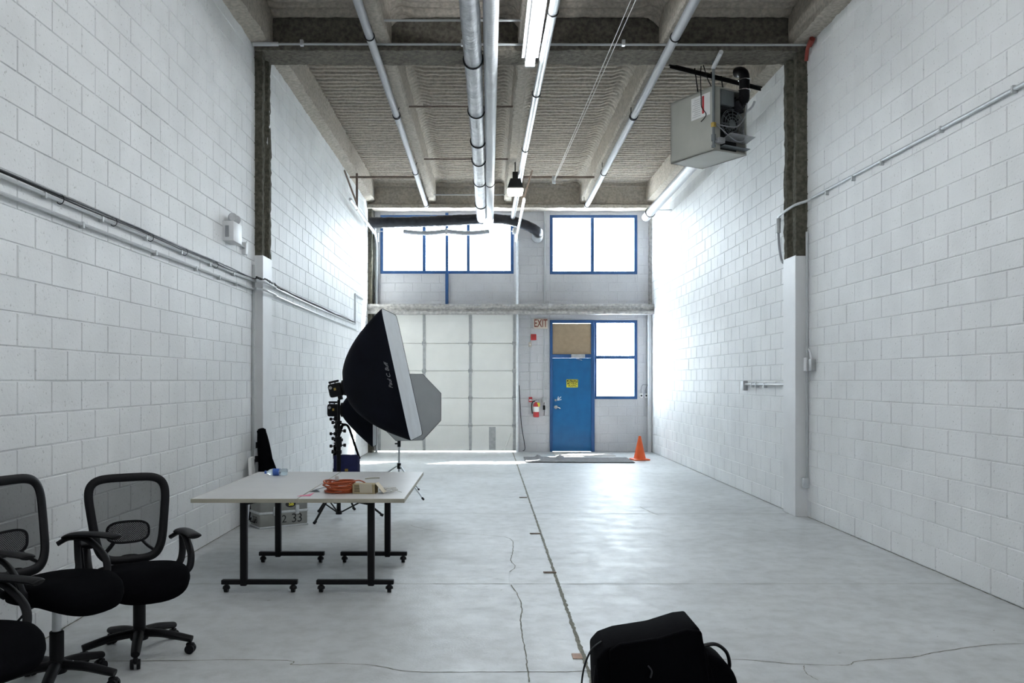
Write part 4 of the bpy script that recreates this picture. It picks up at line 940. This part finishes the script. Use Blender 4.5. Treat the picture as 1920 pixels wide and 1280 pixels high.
# ------------------------------------------------------------------ office chairs
def make_chair(label, loc, rotz, base_rot, lift=0.0, group=None):
    o = thing('office_chair', label, 'chair', loc, rotz, group)
    for i in range(5):
        a = base_rot + 2 * PI * i / 5; d_ = Vector((math.cos(a), math.sin(a), 0))
        pth = [d_ * .03 + Vector((0, 0, .125)), d_ * .15 + Vector((0, 0, .118)), d_ * .28 + Vector((0, 0, .092)), d_ * .315 + Vector((0, 0, .085))]
        l = MB().tube(smooth_path(pth, 4), 1, 10, flat=(.024, .030), rfun=lambda t: 1.1 - .3 * t).build('base_leg', M['black'], o)
        c = d_ * .305; pr = Vector((-d_.y, d_.x, 0))
        cs = MB()
        for s_ in (-1, 1): cs.cyl(c + pr * (s_ * .008) + Vector((0, 0, .029)), c + pr * (s_ * .027) + Vector((0, 0, .029)), .029, .027, n=18)
        cs.cyl(c + Vector((0, 0, .03)), c + Vector((0, 0, .085)), .009, n=8)
        cs.box(c + Vector((0, 0, .05)), (.05, .03, .03), Matrix.Rotation(a, 3, 'Z'), .010); cs.build('caster', M['black'], l)
    MB().lathe([(.05, .085), (.055, .10), (.05, .14), (.036, .155), (.036, .30), (.030, .305)], n=20).build('column_cover', M['black'], o)
    MB().cyl((0, 0, .30 - lift), (0, 0, .425), .0235, n=16).build('gas_lift', M['galv'], o)
    MB().box((0, .02, .415), (.20, .26, .05), None, .015).build('tilt_mechanism', M['black'], o)
    MB().tube(smooth_path([(-.08, -.02, .41), (-.20, -.03, .40), (-.25, -.03, .37), (-.30, -.03, .335)], 5), .006, 8).tube([(-.285, -.03, .345), (-.36, -.035, .31)], 1, 8, flat=(.010, .018)).build('height_lever', M['black'], o)
    # seat
    se = MB(); NA = 44
    lev = [(.0, .41), (.80, .41), (.97, .425), (1.0, .458), (.985, .49), (.93, .508), (.75, .518), (.4, .520), (.0, .518)]
    V = []
    for (k, z) in lev:
        for i in range(NA):
            a = 2 * PI * i / NA; x, y = superell(a, .265, .265, 2.7)
            yy = y * k - .055; front = max(0, (-yy - .12)); V.append(Vector((x * k * (1 - .08 * max(0, yy) / .25), yy, z - .9 * front ** 1.6 + .10 * (x * k) ** 2)))
    se.add(V, [[j * NA + i, j * NA + (i + 1) % NA, (j + 1) * NA + (i + 1) % NA, (j + 1) * NA + i] for j in range(len(lev) - 1) for i in range(NA)], True)
    se.build('seat', M['blackfab'], o)
    # back: frame ring
    zc, hw, hh = .765, .245, .25
    def bp(a, k=1.0, off=0.0):
        x, z = superell(a, hw * k, hh * k, 4.6)
        x *= .87 + .13 * z / hh
        y = .315 + .24 * z - .30 * x * x * -1 * .6 + .35 * max(0, -z - .1) ** 2 + off
        return Vector((x, y - .0, zc + z))
    ring = []
    for i in range(64): ring.append(bp(2 * PI * i / 64))
    MB().tube(ring, 1, 10, closed=True, flat=(.018, .027)).build('back_frame', M['black'], o)
    me = MB(); V = [bp(0, 0)]; NR = 5
    for k in range(1, NR + 1): V += [bp(2 * PI * i / 64, .99 * k / NR) for i in range(64)]
    Fc = [[0, 1 + i, 1 + (i + 1) % 64] for i in range(64)]
    for k in range(NR - 1): Fc += [[1 + k * 64 + i, 1 + (k + 1) * 64 + i, 1 + (k + 1) * 64 + (i + 1) % 64, 1 + k * 64 + (i + 1) % 64] for i in range(64)]
    me.add(V, Fc, True); me.build('back_mesh', M['net'], o)
    # lumbar pad
    lu = MB(); V = []; nl = 40
    for j, k in enumerate((0, .4, .8, 1.0)):
        for i in range(nl):
            x, z = superell(2 * PI * i / nl, .125 * k, .066 * k, 3.0); V.append(Vector((x, .342 + .20 * x * x, .675 + z)))
    lu.add(V, [[j * nl + i, j * nl + (i + 1) % nl, (j + 1) * nl + (i + 1) % nl, (j + 1) * nl + i] for j in range(3) for i in range(nl)], True)
    lp = lu.build('lumbar_pad', M['lumbar'], o)
    MB().tube([Vector((superell(2 * PI * i / nl, .125, .066, 3.0)[0], .342 + .20 * superell(2 * PI * i / nl, .125, .066, 3.0)[0] ** 2, .675 + superell(2 * PI * i / nl, .125, .066, 3.0)[1])) for i in range(nl)], .008, 6, closed=True).build('pad_rim', M['black'], lp)
    for s_ in (-1, 1): MB().tube(smooth_path([(s_ * .085, .343, .615), (s_ * .115, .33, .58), (s_ * .16, .305, .545)], 5), 1, 8, flat=(.010, .018)).build('lumbar_arm', M['black'], o)
    MB().tube(smooth_path([(0, .06, .42), (0, .23, .425), (0, .31, .47), (0, .295, .535)], 6), 1, 10, flat=(.016, .05)).build('back_bracket', M['black'], o)
    for s_ in (-1, 1):
        x = s_ * .285
        arm = MB().tube(smooth_path([(s_ * .235, .245, .635), (s_ * .275, .20, .665), (x, .10, .668), (x, .02, .635), (s_ * .288, -.05, .57), (s_ * .275, -.075, .50), (s_ * .235, -.08, .465)], 7), 1, 10, flat=(.014, .022))
        arm.tube(smooth_path([(x, .15, .66), (s_ * .285, .145, .56), (s_ * .265, .12, .50), (s_ * .22, .11, .46)], 6), 1, 10, flat=(.013, .022))
        a_ = arm.build('armrest', M['black'], o)
        pd = MB(); pts = smooth_path([(s_ * .27, .235, .668), (s_ * .28, .18, .685), (x, .05, .695), (x + s_ * .006, -.10, .692), (x + s_ * .008, -.13, .684)], 6)
        pd.tube(pts, 1, 14, flat=(.015, .042), rfun=lambda t: .55 + .45 * min(1, t * 3) if t < .9 else 1.0 - 2.6 * (t - .9)); pd.build('arm_pad', M['black'], a_)
    for ch in o.children:
        if ch.name.split('.')[0] not in ('base_leg', 'column_cover'): ch.location.z += lift
    return o
make_chair('black mesh office chair nearest the grey table', (-2.085, 5.17, 0), math.radians(33), math.radians(-105))
make_chair('black mesh office chair in the middle of the three by the left wall', (-2.285, 4.58, 0), math.radians(70), 0, .07)
make_chair('black office chair mostly cut off at the lower left picture edge', (-2.31, 3.80, 0), math.radians(72), .2)

# ------------------------------------------------------------------ black camera bag in the foreground
o = thing('camera_bag', 'black camera bag standing on the floor at the bottom of the picture', 'bag', (.76, 3.9, 0), 0)
body = [(-.26, 0), (.24, 0), (.235, .30), (.16, .555), (.10, .548), (-.02, .51), (-.18, .485), (-.25, .46), (-.285, .42), (-.28, .25)]
MB().prism(body, -.14, .15, .012, None, 3).build('bag_body', M['blackfab'], o)
MB().prism([(-.23, .30), (.20, .32), (.165, .545), (.10, .553), (-.02, .515), (-.19, .49), (-.235, .46)], -.165, -.135, .01).build('flap', M['blackfab'], o)
MB().prism([(.19, 0), (.35, 0), (.355, .22), (.335, .33), (.28, .40), (.20, .43)], -.11, .11, .03, None, 3).build('side_pocket', M['blackfab'], o)
MB().tube(smooth_path([(.20, .02, .425), (.27, .02, .435), (.32, .02, .40), (.335, .02, .345), (.325, .02, .31)], 7), 1, 8, flat=(.008, .016)).build('handle', M['black'], o)
MB().tube(smooth_path([(-.25, -.02, .46), (-.30, -.03, .42), (-.335, -.04, .33), (-.345, -.05, .2), (-.33, -.06, .02)], 7), 1, 6, flat=(.003, .009)).tube(smooth_path([(-.27, -.05, .42), (-.285, -.06, .3), (-.30, -.07, .15), (-.29, -.08, .02)], 6), 1, 6, flat=(.003, .007)).build('strap', M['black'], o)
MB().tube(smooth_path([(-.07, -.17, .40), (-.055, -.18, .38), (-.06, -.175, .35)], 5), .004, 6).build('zip_pull', M['heaterin'], o)

# small scraps along the floor joint
for (u, v, lab) in ((981, 933, 'rusty steel staple across the floor joint, farthest one'), (1003, 1001, 'rusty steel staple across the floor joint, middle one'), (1031, 1074, 'rusty steel staple across the floor joint, nearest the camera')):
    x, y = fp(u, v); solo(MB().tube([(x - .055, y + .02, .005), (x + .05, y + .02, .005), (x + .055, y, .005), (x - .05, y - .005, .005)], .005, 6), 'floor_staple', M['rust'], lab, 'staple')
x, y = fp(1082, 1230); solo(MB().prism([(x - .03, .0005), (x + .03, .0005), (x + .026, .006), (x - .028, .006)], y - .05, y + .04, .001), 'floor_scrap', M['scrap'], 'pinkish scrap lying on the floor joint by the camera bag', 'scrap')

# ------------------------------------------------------------------ outside, light, camera
g = MB(); g.bb(-60, 60, YB + .21, 120, -.3, -.02); tag(g.build('ground_outside', M['outside']), 'bright pavement outside the far wall', 'ground', kind='structure')
wd = bpy.data.worlds.new('World'); scene.world = wd; wd.use_nodes = True
bg = wd.node_tree.nodes['Background']; bg.inputs['Color'].default_value = (.84, .91, 1.0, 1); bg.inputs['Strength'].default_value = 19.0
sl = bpy.data.lights.new('Sun', 'SUN'); sl.energy = 42; sl.angle = math.radians(.6); sl.color = (1, .97, .92)
so = bpy.data.objects.new('Sun', sl); COL.objects.link(so)
el = math.radians(60); dirv = Vector((-.53, -.577, -1.0)).normalized()
so.rotation_euler = dirv.to_track_quat('-Z', 'Y').to_euler(); so.location = (0, 30, 15)
for nm, R in (('a', W1), ('b', W2), ('c', SL)):
    pl = bpy.data.lights.new('portal', 'AREA'); pl.shape = 'RECTANGLE'; pl.size = R[1] - R[0]; pl.size_y = R[3] - R[2]; pl.cycles.is_portal = True
    po = bpy.data.objects.new('portal', pl); COL.objects.link(po); po.location = ((R[0] + R[1]) / 2, YB + .12, (R[2] + R[3]) / 2)
    po.rotation_euler = Vector((0, -1, 0)).to_track_quat('-Z', 'Y').to_euler()

cam = bpy.data.cameras.new('Camera'); co = bpy.data.objects.new('Camera', cam); COL.objects.link(co)
co.location = (0, 0, CAMZ); co.rotation_euler = (PI / 2, 0, 0)
cam.sensor_width = 36; cam.lens = 36 * F / 1920; cam.shift_x = (960 - CX) / 1920; cam.shift_y = (CY - 640) / 1920; cam.clip_start = .05; cam.clip_end = 500
scene.camera = co
scene.view_settings.view_transform = 'Standard'; scene.view_settings.look = 'None'; scene.view_settings.gamma = 1; scene.view_settings.use_curve_mapping = False
scene.view_settings.exposure = 0.6
scene.cycles.diffuse_bounces = 8; scene.cycles.max_bounces = 14; scene.cycles.use_denoising = True
